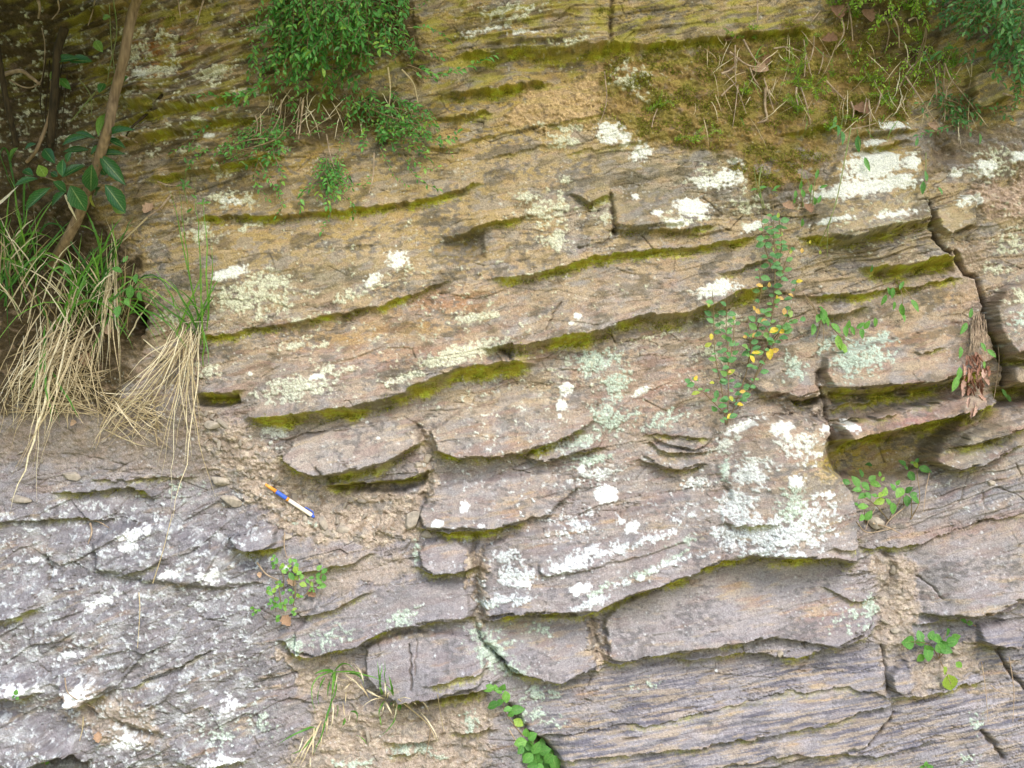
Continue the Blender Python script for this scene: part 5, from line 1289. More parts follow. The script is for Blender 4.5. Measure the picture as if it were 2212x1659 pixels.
vine = thing("climbing_vine", "few scattered heart shaped vine leaves beside the slanting trunk", "vine", P(225, 180, .02))
vl, vstem = MB(), MB()
vstem.tube(path([P(x, y, .05) for x, y in ((236, 10), (240, 90), (246, 170), (215, 190), (190, 215))], 24), .0012, .0009, 4)
vstem.tube(path([P(x, y, .05) for x, y in ((120, 130), (150, 128), (195, 135))], 12), .0012, .0009, 4)
for x0, y0, x1, y1, w, v in ((118, 133, 165, 122, 20, .4), (150, 132, 195, 128, 24, .45), (205, 88, 220, 110, 20, .9), (240, 190, 272, 164, 24, .7), (225, 180, 214, 197, 18, .6), (110, 155, 128, 182, 20, .92), (130, 170, 150, 190, 18, .8), (222, 40, 236, 35, 14, .9)):
    a, b = P(x0, y0, .05), P(x1, y1, .06)
    vl.leaves([a], b - a, np.array([U(-.3, .3), -1, U(.1, .5)]), np.linalg.norm(b - a), w * S, v, T_OVAL)
vl.build("leaves", MT['gloss_leaf'], vine); vstem.build("stem", MT['green_stem'], vine)

for pts, r0, r1, lab, mt in (([(112, 176, .04), (110, 233, .04), (97, 280, .04), (77, 327, .03), (58, 350, .01)], .0042, .0046, "thin tan stem standing left of the glossy leaves", 'bark'),
                             ([(140, 60, .05), (125, 110, .06), (118, 200, .06), (110, 300, .03), (104, 330, .0)], .011, .009, "dark dead trunk in the shade at the upper left", 'dark_bark'),
                             ([(-6, 100, .03), (5, 170, .04), (20, 245, .04), (36, 315, .0)], .008, .007, "dark stem against the left edge", 'dark_bark')):
    m = MB(); m.tube(path([P(x, y, l) for x, y, l in pts], 30), r0, r1, 9, .5, .05)
    tag(m.build("bare_stem", MT[mt], None), lab, "stem", "bare stems at the upper left")
for i in range(9):
    x = U(95, 150); y = U(80, 200)
    twig([(x, y), (x + U(-14, 8), y + U(50, 90)), (x + U(-30, 6), y + U(110, 160))], U(.9, 1.8), "fine dark rootlet hanging beside the dark dead trunk", .03, 'dark_bark', "rootlet", "fine rootlets around the dark trunk", "root")

# ------------------------------------------------------------------ grasses
def blade(m, x0, y0, x1, y1, w, var, l0=.01, l1=.04, bow=(0, -20), lm=.05, n=12):
    a, b = P(x0, y0, l0), P(x1, y1, l1)
    c = P((x0 + x1) / 2 + bow[0], (y0 + y1) / 2 + bow[1], lm)
    q = curve(a, c, b, n)
    j = rng.normal(size=(n, 3)) * [1, .6, 1]
    j = np.cumsum(j, 0); j -= np.linspace(0, 1, n)[:, None] * j[-1]
    m.ribbon(q + j * np.linalg.norm(b - a) * .0075, w * S, var)


def grass(label, base, greens=(), straws=(), name="grass_tuft", cat="grass", group="grass tufts rooted in the rock"):
    t = thing(name, label, cat, P(base[0], base[1], 0), group)
    for nm, lst, mt in (("green_blades", greens, 'grass_blade'), ("straw", straws, 'straw')):
        if lst:
            m = MB()
            for b in lst:
                blade(m, *b)
            m.build(nm, MT[mt], t)
    return t


def fan(n, bx, by, rx, ry, a0, a1, l0, l1, w=(3, 6), drop=0.0, lift=(.02, .10), var=(0, 1)):
    """n blades rising from a patch at angles a0..a1 (degrees, 0 right, 90 up) and bending over by their own weight"""
    out = []
    for _ in range(n):
        x, y = bx + rng.normal() * rx, by + rng.normal() * ry
        an = R(U(a0, a1)); L = U(l0, l1)
        dx, dy = math.cos(an) * L, -math.sin(an) * L + drop * L
        out.append((x, y, x + dx, y + dy, U(*w), U(*var), .005, U(*lift), (U(-12, 12), -drop * L * .75 - U(0, 14)), U(*lift) * 1.1))
    return out


grass("tall green grass tuft at the left edge below the glossy leaves", (20, 560), fan(34, 15, 600, 40, 60, 40, 120, 120, 260, drop=.15) + fan(14, 60, 560, 40, 50, 20, 160, 120, 220, drop=.7), fan(30, 30, 620, 40, 50, 50, 130, 90, 220, (2.5, 4), .2))
grass("green grass tuft in front of the trunk foot", (150, 640), fan(24, 140, 690, 36, 40, 50, 130, 130, 260, drop=.15) + fan(14, 150, 650, 30, 40, 10, 170, 120, 220, drop=.8), fan(34, 150, 700, 40, 50, 40, 140, 80, 200, (2, 4), .2))
grass("green grass tuft beside the dark hole in the rock", (235, 650), fan(16, 235, 680, 26, 40, 45, 120, 120, 230, drop=.15) + fan(9, 250, 650, 20, 40, 0, 60, 100, 170, drop=.75), fan(22, 240, 690, 30, 40, 50, 130, 90, 200, (2, 4), .1) +
      [(238 + U(-12, 12), 540 + U(-30, 50), 225 + U(-36, 50), 760 + U(-60, 90), U(1.6, 3.6), U(.2, 1), .02, .05, (U(-14, 14), 0), .09) for _ in range(17)])
grass("straw coloured grass tuft spilling to the lower left edge", (120, 720), [(95, 740, 65, 850, 9, .5, .02, .05, (10, 0), .08), (100, 700, 112, 915, 6, .5, .02, .06, (-12, 0), .08), (80, 760, 130, 920, 5, .3, .02, .06, (10, 10), .06), (110, 800, 170, 905, 5, .4, .02, .05, (8, 8), .06)],
      [(125 + U(-75, 60), 700 + U(-60, 60), 20 + U(-70, 50), 930 + U(-110, 80), U(1.1, 2.8), U(.1, 1), .02, .05, (U(-16, 22), U(-14, 34)), U(.06, .12)) for _ in range(26)] +
      [(135 + U(-60, 60), 715 + U(-50, 40), 60 + U(-45, 45), 985 + U(-130, 110), U(1.1, 2.8), U(.3, 1), .02, .05, (U(-12, 26), U(-14, 34)), U(.06, .13)) for _ in range(18)] +
      [(150 + U(-60, 60), 720 + U(-30, 40), 110 + U(-110, 110), 860 + U(-90, 80), U(1.2, 2.8), U(0, .7), .02, .03, (U(-30, 30), U(-30, 20)), .07) for _ in range(84)] +
      [(128, 715, 22, 1105, 5, .95, .02, .04, (-5, 40), .1), (150, 700, 95, 950, 4, .9, .02, .05, (0, 30), .1)])
grass("hanging straw tuft with a few upright green blades left of the big ledge", (425, 700),
      [(430, 745, 362, 398, 3.6, .6, .01, .07, (10, 10), .05), (428, 740, 385, 400, 4.2, .7, .01, .08, (8, 0), .06), (436, 742, 418, 388, 3.0, .6, .01, .08, (6, 0), .06), (442, 735, 436, 420, 3.6, .75, .01, .06, (8, 0), .06), (446, 700, 458, 520, 3.0, .6, .01, .06, (3, 0), .05), (440, 790, 436, 560, 4.2, .8, .01, .06, (0, 0), .06),
       (400, 690, 330, 575, 2.4, .5, .01, .04, (-5, -15), .04), (405, 680, 285, 625, 3.0, .7, .01, .05, (-15, -40), .06), (380, 690, 440, 640, 2.4, .5, .01, .04, (0, -30), .05), (392, 735, 422, 680, 3.6, .7, .01, .04, (0, -8), .04), (434, 700, 450, 790, 3.0, .4, .01, .04, (6, -8), .05), (385, 665, 455, 690, 2.4, .6, .02, .04, (0, -40), .06)] + fan(10, 415, 715, 18, 12, 40, 140, 60, 180, (3, 5), .15),
      [(412 + U(-34, 26), 718 + U(-28, 24), x + U(-12, 12), y + U(-16, 10), U(1.1, 2.6), U(.2, 1), .02, .04, (U(-14, 20), U(-8, 30)), U(.05, .12)) for x, y in ((205, 930), (222, 966), (230, 946), (248, 905), (215, 875), (265, 950), (290, 960), (270, 900), (300, 935), (337, 1046), (342, 1010), (363, 1103), (352, 1150), (397, 1073), (395, 1020), (372, 1010), (463, 1083), (430, 980), (428, 1010), (440, 920), (415, 950), (400, 930), (385, 900), (360, 930), (340, 880), (320, 900), (310, 860), (300, 830), (350, 860), (375, 850), (405, 860), (250, 860), (235, 840), (436, 870), (448, 840))] +
      [(415 + U(-20, 20), 725 + U(-10, 10), 330 + U(-60, 60), 870 + U(-60, 60), U(1.2, 2.4), U(.0, .8), .01, .03, (U(-30, 30), U(-20, 10)), .06) for _ in range(24)] + [(395, 697, 460, 696, 3, .9, .03, .03, (0, 0), .04), (310, 733, 372, 785, 3, .95, .02, .02, (0, 0), .03)])
W4 = grass("dry fibrous grass litter on the brown soil under the straw", (290, 880), (), [(290 + U(-80, 70), 870 + U(-40, 60), 290 + U(-110, 90), 900 + U(-60, 80), U(1.4, 2.6), U(0, .8), .006, .012, (U(-10, 10), U(-14, 14)), .02) for _ in range(90)] +
      [(130 + U(-120, 110), 840 + U(-70, 60), 130 + U(-130, 130), 860 + U(-70, 80), U(1.4, 2.6), U(0, .7), .006, .012, (U(-10, 10), U(-14, 14)), .02) for _ in range(110)])
for x0, y0, x1, y1, w, lab in ((-14, 446, 40, 400, 6, "thick straw stem pointing left below the glossy leaves"), (-14, 482, 50, 443, 6, "lower thick straw stem pointing left under the glossy leaves"), (141, 420, 166, 476, 5, "short pale straw stem hanging between the glossy leaves"), (78, 560, 74, 425, 4, "upright straw stem in the green grass")):
    m = MB(); blade(m, x0, y0, x1, y1, w * 1.3, .95, .09, .10, (0, 3), .10)
    tag(m.build("straw_stem", MT['straw'], None), lab, "straw", "thick straw stems under the glossy leaves")


def wisp(n, x0, x1, y0, y1, lo, hi):
    out = []
    for _ in range(n):
        x, y, L, an = U(x0, x1), U(y0, y1), U(lo, hi), R(U(-60, 50) - 90)
        out.append((x, y, x + math.cos(an) * L, y - math.sin(an) * L, U(1.1, 2.2), U(.1, 1), .008, U(.01, .04), (U(-14, 14), U(-10, 10)), U(.02, .05)))
    return out


W1 = grass("wispy dry grass hanging over the mossy soil at the upper right", (1640, 110), [b[:5] + (U(.4, 1),) + b[6:] for b in wisp(16, 1560, 1960, 40, 280, 20, 60)], wisp(44, 1500, 1780, 60, 260, 25, 80))
W2 = grass("wispy dry grass under the bluish shrub by the dark notch", (1960, 150), [b[:5] + (U(.2, .8),) + b[6:] for b in wisp(14, 1900, 2080, 100, 260, 20, 60)], wisp(60, 1800, 2110, 60, 260, 30, 90))
W3 = grass("wispy dead grass below the big hanging shrub", (680, 215), (), wisp(46, 560, 900, 185, 260, 30, 90))


for w_ in (W1, W2, W3, W4):
    w_["kind"] = "stuff"; w_.name = "dry_grass"


def zg(x, y):
    return 609.9 + x * .1532, 1409.6 + y * .1532


def gl(lst, w, v):
    return [(*zg(x0, y0), *zg(x1, y1), U(*w), U(*v), .01, U(.02, .05), (bx * .1532 * 2, by * .1532 * 2), .06) for x0, y0, x1, y1, bx, by in lst]


grass("arching green grass tuft left of the cracked lavender slab", (720, 1452),
      gl([(730, 270, 480, 900, -160, -150), (740, 270, 690, 640, 0, 0), (720, 290, 640, 640, -30, 0), (700, 640, 420, 1450, 40, 0), (740, 280, 650, 780, 60, 0), (720, 270, 450, 310, 0, -40), (740, 260, 1060, 330, 0, -140), (740, 270, 1480, 430, 0, -60), (900, 300, 1150, 480, 60, -60), (780, 740, 730, 990, 20, 0), (880, 920, 820, 1070, 20, 0), (960, 830, 1030, 1020, 60, -60), (470, 1060, 120, 1430, 40, 60), (450, 1060, -60, 1300, 0, -40), (600, 350, 520, 760, -50, 0), (1050, 1170, 1200, 1310, 0, -30)], (3, 6), (.2, .7)),
      gl([(780, 290, 740, 500, 0, 0), (930, 390, 620, 465, 0, -30), (940, 380, 1160, 560, 0, -20), (860, 300, 1160, 540, 0, -20), (1000, 150, 1130, 440, 30, 0), (1060, 200, 1140, 460, 30, 0), (1100, 440, 1230, 660, 0, 0), (1180, 520, 1380, 640, 0, 0), (960, 430, 850, 540, 0, 0), (980, 500, 950, 560, 0, 0), (900, 560, 880, 780, 0, 0), (760, 500, 820, 560, 0, 0), (550, 960, 240, 1620, 0, 0), (520, 1050, 100, 1640, 30, -60), (450, 1060, 420, 1460, 0, 0), (560, 1000, 530, 1330, 20, 0), (640, 880, 620, 1180, 0, 0), (700, 700, 660, 1130, 30, 0), (850, 700, 880, 900, 0, 0), (300, 1180, 220, 1400, 0, 0), (430, 1150, 230, 1560, 0, 0), (600, 850, 640, 1160, 0, 0), (960, 850, 930, 1000, 0, 0), (400, 1480, 390, 1640, 0, 0)], (2.2, 4.2), (.4, 1)))
grass("short grass tuft under the lower edge of the cracked lavender slab", (835, 1514),
      gl([(1380, 580, 1340, 110, 10, 0), (1400, 600, 1405, 150, -20, 0), (1470, 600, 1440, 90, 0, 0), (1580, 650, 1500, 300, 0, 0), (1590, 680, 1440, 460, 10, -40), (1440, 680, 1370, 920, -30, 0), (1380, 900, 1400, 1050, 0, 0), (1590, 880, 1370, 1190, 60, 0), (1600, 760, 1600, 950, 0, 0), (1660, 690, 1620, 810, 0, 0), (1680, 690, 1700, 750, 30, -20), (1540, 700, 1520, 760, 0, 0), (1420, 590, 1370, 480, 0, 0), (1640, 700, 1650, 830, 20, 0)], (2.5, 5), (.3, .8)),
      gl([(1250, 590, 1460, 665, 0, -10), (1440, 650, 1110, 790, 0, -60), (1450, 680, 1530, 830, 0, 0), (1460, 690, 1560, 890, 0, 0), (1720, 680, 1940, 830, 30, -40), (1940, 830, 2190, 1260, 60, 0), (1740, 670, 2080, 880, 60, -80), (1740, 700, 1840, 830, 0, 0), (1440, 690, 1410, 850, 0, 0), (1580, 700, 1560, 780, 0, 0), (1600, 680, 1620, 880, 0, 0), (1500, 560, 1480, 650, 0, 0), (1450, 420, 1450, 640, 0, 0), (1590, 680, 1820, 655, 0, -40), (1620, 700, 1580, 960, 0, 0)], (2.2, 4.5), (.5, 1)))

# ------------------------------------------------------------------ leafy little plants
def leafy(name, label, cat, base, leaves, stems, mat, tpl=T_OVAL, lift=.03, wr=.72, stem_mat='red_stem', group=None, r=.9):
    """leaves: (x, y, length, direction in degrees, var); stems: polylines"""
    t = thing(name, label, cat, P(base[0], base[1], 0), group)
    lf, st = MB(), MB()
    for x, y, L, an, v in leaves:
        an = R(an)
        h = lift + U(-.012, .014)
        a = P(x - math.cos(an) * L / 2, y + math.sin(an) * L / 2, h)
        d = np.array([math.cos(an), U(-.8, .3), math.sin(an)])
        lf.leaves([a], d, np.array([U(-.6, .6), -1, U(-.1, 1.0)]), L * S * U(.95, 1.1), L * S * wr * U(.9, 1.08), v, tpl)
    for pts in stems:
        n = len(pts)
        st.tube(path([P(x, y, .004 + (lift - .006) * min(1, i / max(1, n - 1) * 1.5)) for i, (x, y) in enumerate(pts)], 6 * n), r * 1.3 * S, r * .8 * S, 5)
    lf.build("leaves", MT[mat], t)
    if stems:
        st.build("stems", MT[stem_mat], t)
    return t


def zr(x, y):
    return 528.6 + x * .1062, 1179.2 + y * .1062


RL = []
for x, y, L in ((600, 210, 80), (640, 330, 100), (570, 360, 90), (590, 430, 100), (770, 400, 110), (740, 440, 90), (800, 520, 110), (860, 480, 80), (930, 300, 110), (1020, 300, 110), (1060, 390, 110), (910, 410, 90), (1030, 490, 160), (950, 610, 165), (1110, 550, 110), (1160, 630, 120), (1070, 655, 120), (1185, 785, 140), (1355, 650, 110), (1280, 715, 100), (1370, 775, 110),
                (1510, 450, 120), (1620, 510, 140), (1500, 580, 120), (1500, 640, 100), (1610, 650, 140), (1510, 730, 150), (1590, 810, 140), (1360, 870, 90), (1500, 850, 70), (660, 740, 90), (725, 740, 100), (750, 800, 100), (670, 830, 90), (500, 860, 110), (600, 900, 130), (520, 970, 110), (470, 930, 90), (780, 960, 90), (640, 1080, 120), (600, 1150, 100), (530, 1110, 100), (500, 1180, 90),
                (650, 1200, 130), (730, 1220, 140), (770, 1170, 100), (840, 1130, 120), (960, 1125, 130), (930, 1050, 70), (1090, 1000, 100), (1150, 1030, 90), (1010, 1290, 90), (980, 1340, 90), (1010, 1390, 90), (680, 1440, 100), (670, 1510, 100), (810, 1240, 90), (830, 1290, 80), (560, 1270, 90), (920, 900, 90), (990, 950, 70), (560, 270, 80), (650, 270, 70), (1330, 910, 70), (1400, 920, 60)):
    RL.append((*zr(x, y), L * .112, U(0, 360), U(.25, .95)))
leafy("round_leaved_plant", "bright green round leaved plant growing on the lower left ledge", "plant", (625, 1318), RL, [[zr(*p) for p in s] for s in (((990, 1230), (1020, 1000), (1050, 760)), ((1000, 1100), (1000, 800), (960, 600)), ((740, 1200), (700, 900), (640, 720)), ((1040, 1080), (1200, 1020), (1320, 870), (1340, 700)), ((1320, 870), (1500, 800), (1560, 480)), ((800, 900), (780, 600), (620, 300)), ((900, 800), (900, 500), (990, 330)), ((640, 1300), (600, 1000), (560, 880)))], 'round_leaf', lift=.035, wr=.75)
leafy("round_leaved_plant", "tiny green seedling left of the round leaved plant", "plant", (550, 1320), [(*zr(x, y), 9, a, U(.4, .8)) for x, y, a in ((170, 1250, 100), (220, 1310, 20), (140, 1270, 160), (300, 1310, 0), (170, 1390, 250), (240, 1340, 60))], [[zr(230, 1340), zr(180, 1290)]], 'round_leaf', lift=.02)


def z6(x, y, s=.1062, ox=1816.2, oy=975.9):
    return ox + x * s, oy + y * s


leafy("bramble_plant", "bramble like plant with serrated leaves in the dark hollow", "plant", (1910, 1130), [(*z6(x, y), L * .115, a, v) for x, y, L, a, v in (
    (420, 440, 160, 100, .4), (310, 610, 240, 120, .55), (500, 700, 210, -40, .5), (340, 770, 160, 180, .5), (420, 900, 200, 200, .35), (550, 890, 150, -60, .3), (650, 540, 180, 40, .6), (700, 660, 200, -20, .7), (790, 450, 110, 90, .8), (690, 890, 130, 160, .5), (820, 870, 140, 40, .95), (790, 1010, 210, 200, .95), (900, 810, 190, 70, .85), (1060, 720, 160, 120, .5), (1160, 620, 120, 60, .55), (1180, 830, 230, 230, .8), (1380, 760, 180, 50, .1), (1480, 870, 150, 20, .2), (1530, 980, 220, -30, .3),
    (1340, 990, 200, 270, .15), (970, 1020, 140, 120, .6), (1060, 1150, 230, -80, .5), (450, 1110, 190, 10, .7), (310, 1070, 130, 150, .3), (400, 1350, 170, 230, .6), (560, 1290, 210, 60, .55), (1430, 500, 210, -70, .3), (1260, 230, 160, 140, .2), (1330, 330, 90, -50, .5), (1530, 270, 170, -50, 1), (1560, 170, 110, 60, .3), (1710, 360, 240, -20, .35), (1440, 220, 90, 180, .7), (560, 260, 150, 170, .0), (100, 610, 180, 160, .25), (10, 640, 150, 200, .2), (860, 560, 90, 60, .9))],
    [[z6(*p) for p in s] for s in (((990, 1420), (1020, 1300), (1210, 960), (1180, 700)), ((1420, 1380), (1600, 1000), (1560, 500), (1540, 350)), ((980, 1400), (700, 1080), (420, 900), (300, 700)), ((500, 1450), (480, 1200), (450, 1000)), ((1280, 1100), (1270, 900)), ((1440, 1300), (1440, 950)))], 'round_leaf', T_SERR, .045, .68)


def z9(x, y):
    return 1475 + x / 3, 1106 + y / 3


leafy("nettle_plant", "small nettle like plant with scalloped round leaves on the lower right block", "plant", (2022, 1420), [(*z9(x, y), L * .36, a, v) for x, y, L, a, v in (
    (1450, 840, 95, 180, .3), (1540, 805, 65, 100, .35), (1540, 845, 60, 180, .4), (1640, 820, 85, 160, .5), (1705, 775, 70, 90, .2), (1745, 835, 75, 20, .4), (1765, 810, 60, 40, .6), (1580, 880, 80, 140, .5), (1670, 885, 75, -60, .4), (1585, 920, 85, -80, .35), (1540, 945, 55, 230, .7), (1705, 890, 70, -20, .3), (1610, 800, 60, 70, .4), (1690, 850, 60, 10, .3))] + [(*z9(1735, 1110), 40, -75, .97), (*z9(1700, 1030), 20, -70, .95), (*z9(1790, 990), 18, -40, .8)],
    [[z9(*p) for p in s] for s in (((1660, 950), (1600, 860), (1480, 840)), ((1660, 950), (1680, 850), (1705, 780)), ((1660, 950), (1730, 870), (1760, 820)), ((1650, 960), (1590, 900)), ((1670, 970), (1710, 1050), (1740, 1120)))], 'round_leaf', T_SERR, .04, .85)
leafy("round_leaved_plant", "two tiny round leaves sprouting right above the nettle", "plant", (2090, 1350), [(*z9(1820, 705), 15, 150, .4), (*z9(1860, 718), 13, 0, .5)], [[z9(1900, 740), z9(1840, 710)]], 'round_leaf', T_OVAL, .02, .85)


def z8b(x, y):
    return 737 + x / 3, 1106 + y / 3


leafy("creeper", "small creeper with oval leaves sprouting above the dark gap", "plant", (1085, 1525), [(*z8b(x, y), L * .34, a, v) for x, y, L, a, v in ((960, 1142, 75, 190, .6), (1050, 1130, 60, 60, .5), (1020, 1160, 55, -20, .6), (1068, 1195, 75, -80, .7), (985, 1255, 85, 200, .1), (1030, 1230, 65, 40, .3), (1135, 1280, 95, 10, .35), (1080, 1275, 55, 190, .5), (1150, 1365, 75, -30, .95), (1000, 1140, 50, 100, .7), (1100, 1310, 50, 220, .4))],
      [[z8b(*p) for p in ((1180, 1450), (1130, 1390), (1060, 1290), (1040, 1200), (990, 1145))]], 'round_leaf', T_OVAL, .03, .72)
leafy("creeper", "denser creeper with round leaves filling the dark gap at the bottom edge", "plant", (1165, 1640), [(*z8b(x, y), L * .35, a, v) for x, y, L, a, v in ((1200, 1428, 60, 100, .6), (1240, 1450, 70, 40, .5), (1165, 1492, 75, 190, .7), (1215, 1510, 70, 150, .5), (1262, 1530, 80, 60, .4), (1320, 1540, 80, 20, .35), (1360, 1560, 70, -20, .3), (1195, 1560, 85, 200, .3), (1255, 1580, 95, -80, .4), (1345, 1600, 80, 230, .45), (1385, 1628, 110, -70, .4), (1210, 1592, 80, 220, .5), (1310, 1585, 80, 270, .3), (1240, 1645, 70, 0, .2), (1290, 1655, 70, -20, .5), (1300, 1500, 60, 80, .45), (1230, 1480, 60, 120, .6), (1160, 1540, 60, 240, .2), (1270, 1620, 80, 190, .25), (1420, 1660, 70, 0, .5), (1330, 1660, 70, 180, .1))],
      [[z8b(*p) for p in s] for s in (((1290, 1680), (1260, 1560), (1210, 1440)), ((1300, 1680), (1340, 1590), (1370, 1560)), ((1250, 1680), (1200, 1580)))], 'round_leaf', T_OVAL, .05, .85)
leafy("round_leaved_plant", "tiny two leaved seedling beside the left edge slab", "plant", (33, 1510), [(35, 1496, 12, 80, .4), (28, 1506, 10, 200, .3), (38, 1508, 9, -20, .3)], [[(33, 1512), (33, 1498)]], 'round_leaf', T_OVAL, .02, .8)
leafy("round_leaved_plant", "tiny seedling in front of the bottom left hollow", "plant", (97, 1655), [(90, 1645, 11, 160, .7), (102, 1648, 11, 20, .8), (96, 1640, 9, 90, .8)], [[(97, 1658), (96, 1642)]], 'round_leaf', T_OVAL, .05, .7)
leafy("round_leaved_plant", "seedling peeping in at the bottom edge on the right", "plant", (2000, 1662), [(1990, 1656, 16, 170, .4), (2008, 1655, 14, 10, .4), (2000, 1650, 12, 90, .5)], [[(2000, 1668), (2000, 1652)]], 'round_leaf', T_OVAL, .02, .8)

# the tall plant with yellowing leaves
def zy(x, y):
    return 1457 + .3023 * x, 433.7 + .3023 * y


YST = [[(370, 1600), (330, 1300), (290, 1100), (280, 800), (270, 650)], [(380, 1590), (385, 1200), (370, 900), (375, 660)], [(400, 1550), (520, 1200), (560, 950), (620, 650), (600, 480)], [(450, 1480), (620, 1150), (700, 800), (720, 480), (710, 250), (705, 30)], [(560, 1300), (700, 1040), (820, 800), (880, 560)],
       [(340, 1500), (210, 1370), (150, 1330), (90, 1240)], [(700, 500), (640, 300), (620, 80)], [(740, 520), (765, 300), (745, 110)], [(700, 800), (780, 480), (830, 340)], [(520, 1200), (540, 1050), (530, 900)], [(370, 1250), (420, 1000), (425, 850)], [(560, 1000), (600, 880), (580, 860)], [(380, 1420), (500, 1400), (560, 1340)], [(700, 1000), (800, 880), (900, 830)]]
YL = []
for si, s in enumerate(YST):
    p = np.array([zy(*q) for q in s]); seg = np.hypot(*np.diff(p, axis=0).T); cs = np.concatenate([[0], np.cumsum(seg)])
    for k, t in enumerate(np.arange(12, cs[-1], 21)):
        x, y = np.interp(t, cs, p[:, 0]), np.interp(t, cs, p[:, 1])
        for sg in (1, -1):
            if U(0, 1) < .2 + .25 * (t < .3 * cs[-1]): continue
            L = U(10, 21); low = t / cs[-1] < .6
            YL.append((x + sg * L * .55 + U(-3, 3), y + U(-7, 7), L, (90 - sg * U(50, 110)), U(.7, 1) if low and U(0, 1) < .07 else U(.05, .62)))
for x, y, L, a, v in ((710, 925, 68, 200, .87), (775, 932, 55, 20, .9), (680, 1095, 78, -100, .86), (580, 1085, 58, 10, .85), (555, 1130, 58, -60, .88), (262, 972, 50, -90, .84), (240, 1030, 55, 30, .76), (150, 1375, 60, 20, .74), (150, 1270, 40, 60, .9), (265, 1300, 40, 180, .78), (825, 805, 58, -80, .7), (655, 965, 55, -60, .65), (300, 1385, 65, -100, .4), (405, 1415, 45, -70, .8), (890, 575, 45, 10, .85), (830, 675, 40, -30, .98), (595, 790, 50, -50, .98), (565, 765, 40, 110, .94), (575, 960, 50, 40, .98), (505, 972, 34, 0, .96), (610, 605, 50, 160, .96), (675, 600, 36, 90, .98), (785, 790, 50, 270, 1), (730, 690, 40, 90, .84), (830, 360, 40, 90, .75), (765, 235, 34, 90, .72), (740, 105, 36, 90, .74), (245, 745, 34, 90, .74), (425, 840, 34, 90, .74), (400, 1222, 36, 20, .99), (690, 1090, 40, 20, .97), (640, 855, 46, 20, 1), (710, 350, 30, 100, .72), (910, 355, 36, 90, .97), (970, 295, 28, 90, .82), (1040, 370, 28, 90, .76)):
    YL.append((*zy(x, y), L * .3023, a, v))
leafy("yellowing_plant", "tall leggy plant with green and yellow leaves climbing the rock", "plant", (1570, 918), YL, [[zy(*q) for q in s] for s in YST], 'yellow_plant_leaf', T_OVAL, .05, .68, r=1.0)


def zc(x, y):
    return 1475 + x / 3, 553 + y / 3


leafy("hanging_weed", "pale green hanging weed with lobed leaves on the tan slab", "plant", (1775, 668), [(*zc(x, y), L * .36, a, v) for x, y, L, a, v in ((910, 385, 90, -80, .5), (840, 480, 80, -100, .5), (895, 345, 60, 120, .4), (935, 420, 70, -60, .6), (990, 470, 80, -50, .6), (1070, 440, 60, 80, .6), (1055, 490, 70, -90, .6), (1010, 560, 90, -80, .85), (1035, 605, 100, -60, .85), (1100, 480, 60, -60, .55), (1150, 450, 60, 40, .5), (1190, 445, 60, 60, .6), (1160, 500, 60, -90, .45), (1250, 430, 60, -80, .6), (870, 410, 70, -120, .55))],
      [[zc(*p) for p in s] for s in (((790, 260), (900, 420), (910, 580)), ((780, 240), (850, 330), (890, 460)), ((880, 340), (1000, 500), (1110, 580)), ((900, 400), (860, 560)))], 'round_leaf', T_SERR, .03, .5)
leafy("hanging_weed", "little hanging weed with a dead reddish base under the short overhang", "plant", (1932, 612), [(*zc(x, y), L * .36, a, v) for x, y, L, a, v in ((1420, 190, 60, 60, .5), (1360, 240, 70, -90, .4), (1305, 285, 70, -110, .5), (1425, 350, 80, -80, .6), (1425, 400, 60, -80, .6), (1500, 320, 80, -60, .55), (1370, 320, 50, -90, .5), (1340, 230, 60, 120, .4), (1220, 60 + 20, 50, 80, .1))],
      [[zc(*p) for p in s] for s in (((1380, 140), (1350, 230), (1300, 310)), ((1390, 150), (1420, 250), (1425, 330)), ((1400, 170), (1460, 240), (1500, 310)))], 'round_leaf', T_SERR, .03, .42)
dp = thing("dead_plant", "dead brick coloured plant dangling in the vertical crack", "plant", P(2118, 700, 0))
m, m2, m3 = MB(), MB(), MB()
for _ in range(70):
    x, y = zc(1885 + rng.normal() * 38, 620 + U(0, 240))
    m.leaves([P(x, y, U(.01, .05))], np.array([U(-.5, .5), U(-.5, .2), -1]), np.array([U(-.6, .6), -1, U(-.2, .5)]), U(10, 22) * S, U(3, 7) * S, U(0, .6), T_DRY)
for x, y in ((1815, 700), (1820, 800), (1815, 850), (1930, 830), (1910, 900), (1895, 960), (1900, 980), (1950, 730), (1940, 780), (1860, 910)):
    m.leaves([P(*zc(x, y), U(.03, .06))], np.array([U(-.5, .5), -.2, -1]), np.array([U(-.6, .6), -1, .2]), U(18, 30) * S, U(7, 12) * S, U(.7, 1), T_DRY)
for _ in range(40):
    x, y = 1915 + rng.normal() * 24, 380 + U(-20, 60)
    m2.tube(path([P(*zc(x, y), .01), P(*zc(x + U(-20, 20), y + U(60, 120)), .03), P(*zc(x + U(-40, 40), y + U(130, 260)), .03)], 10), .0011, .0007, 4)
for x, y, L, a, v in ((1795, 760, 85, -100, .6), (1780, 825, 95, -110, .65), (1800, 620, 70, -95, .5), (1840, 470, 80, -120, .5), (1860, 430, 60, 80, .4), (1930, 590, 60, -60, .5), (1970, 640, 70, -40, .55), (2065, 890, 60, -60, .6), (2095, 925, 60, -60, .6), (1945, 700, 50, -80, .7)):
    x, y = zc(x, y)
    m3.leaves([P(x, y - L * .16, .04)], np.array([math.cos(R(a)), -.15, math.sin(R(a))]), np.array([U(-.4, .4), -1, .2]), L * .36 * S, L * .15 * S, v, T_SERR)
m.build("dead_leaves", MT['dead_plant'], dp); m2.build("roots", MT['twig'], dp); m3.build("green_leaves", MT['round_leaf'], dp)
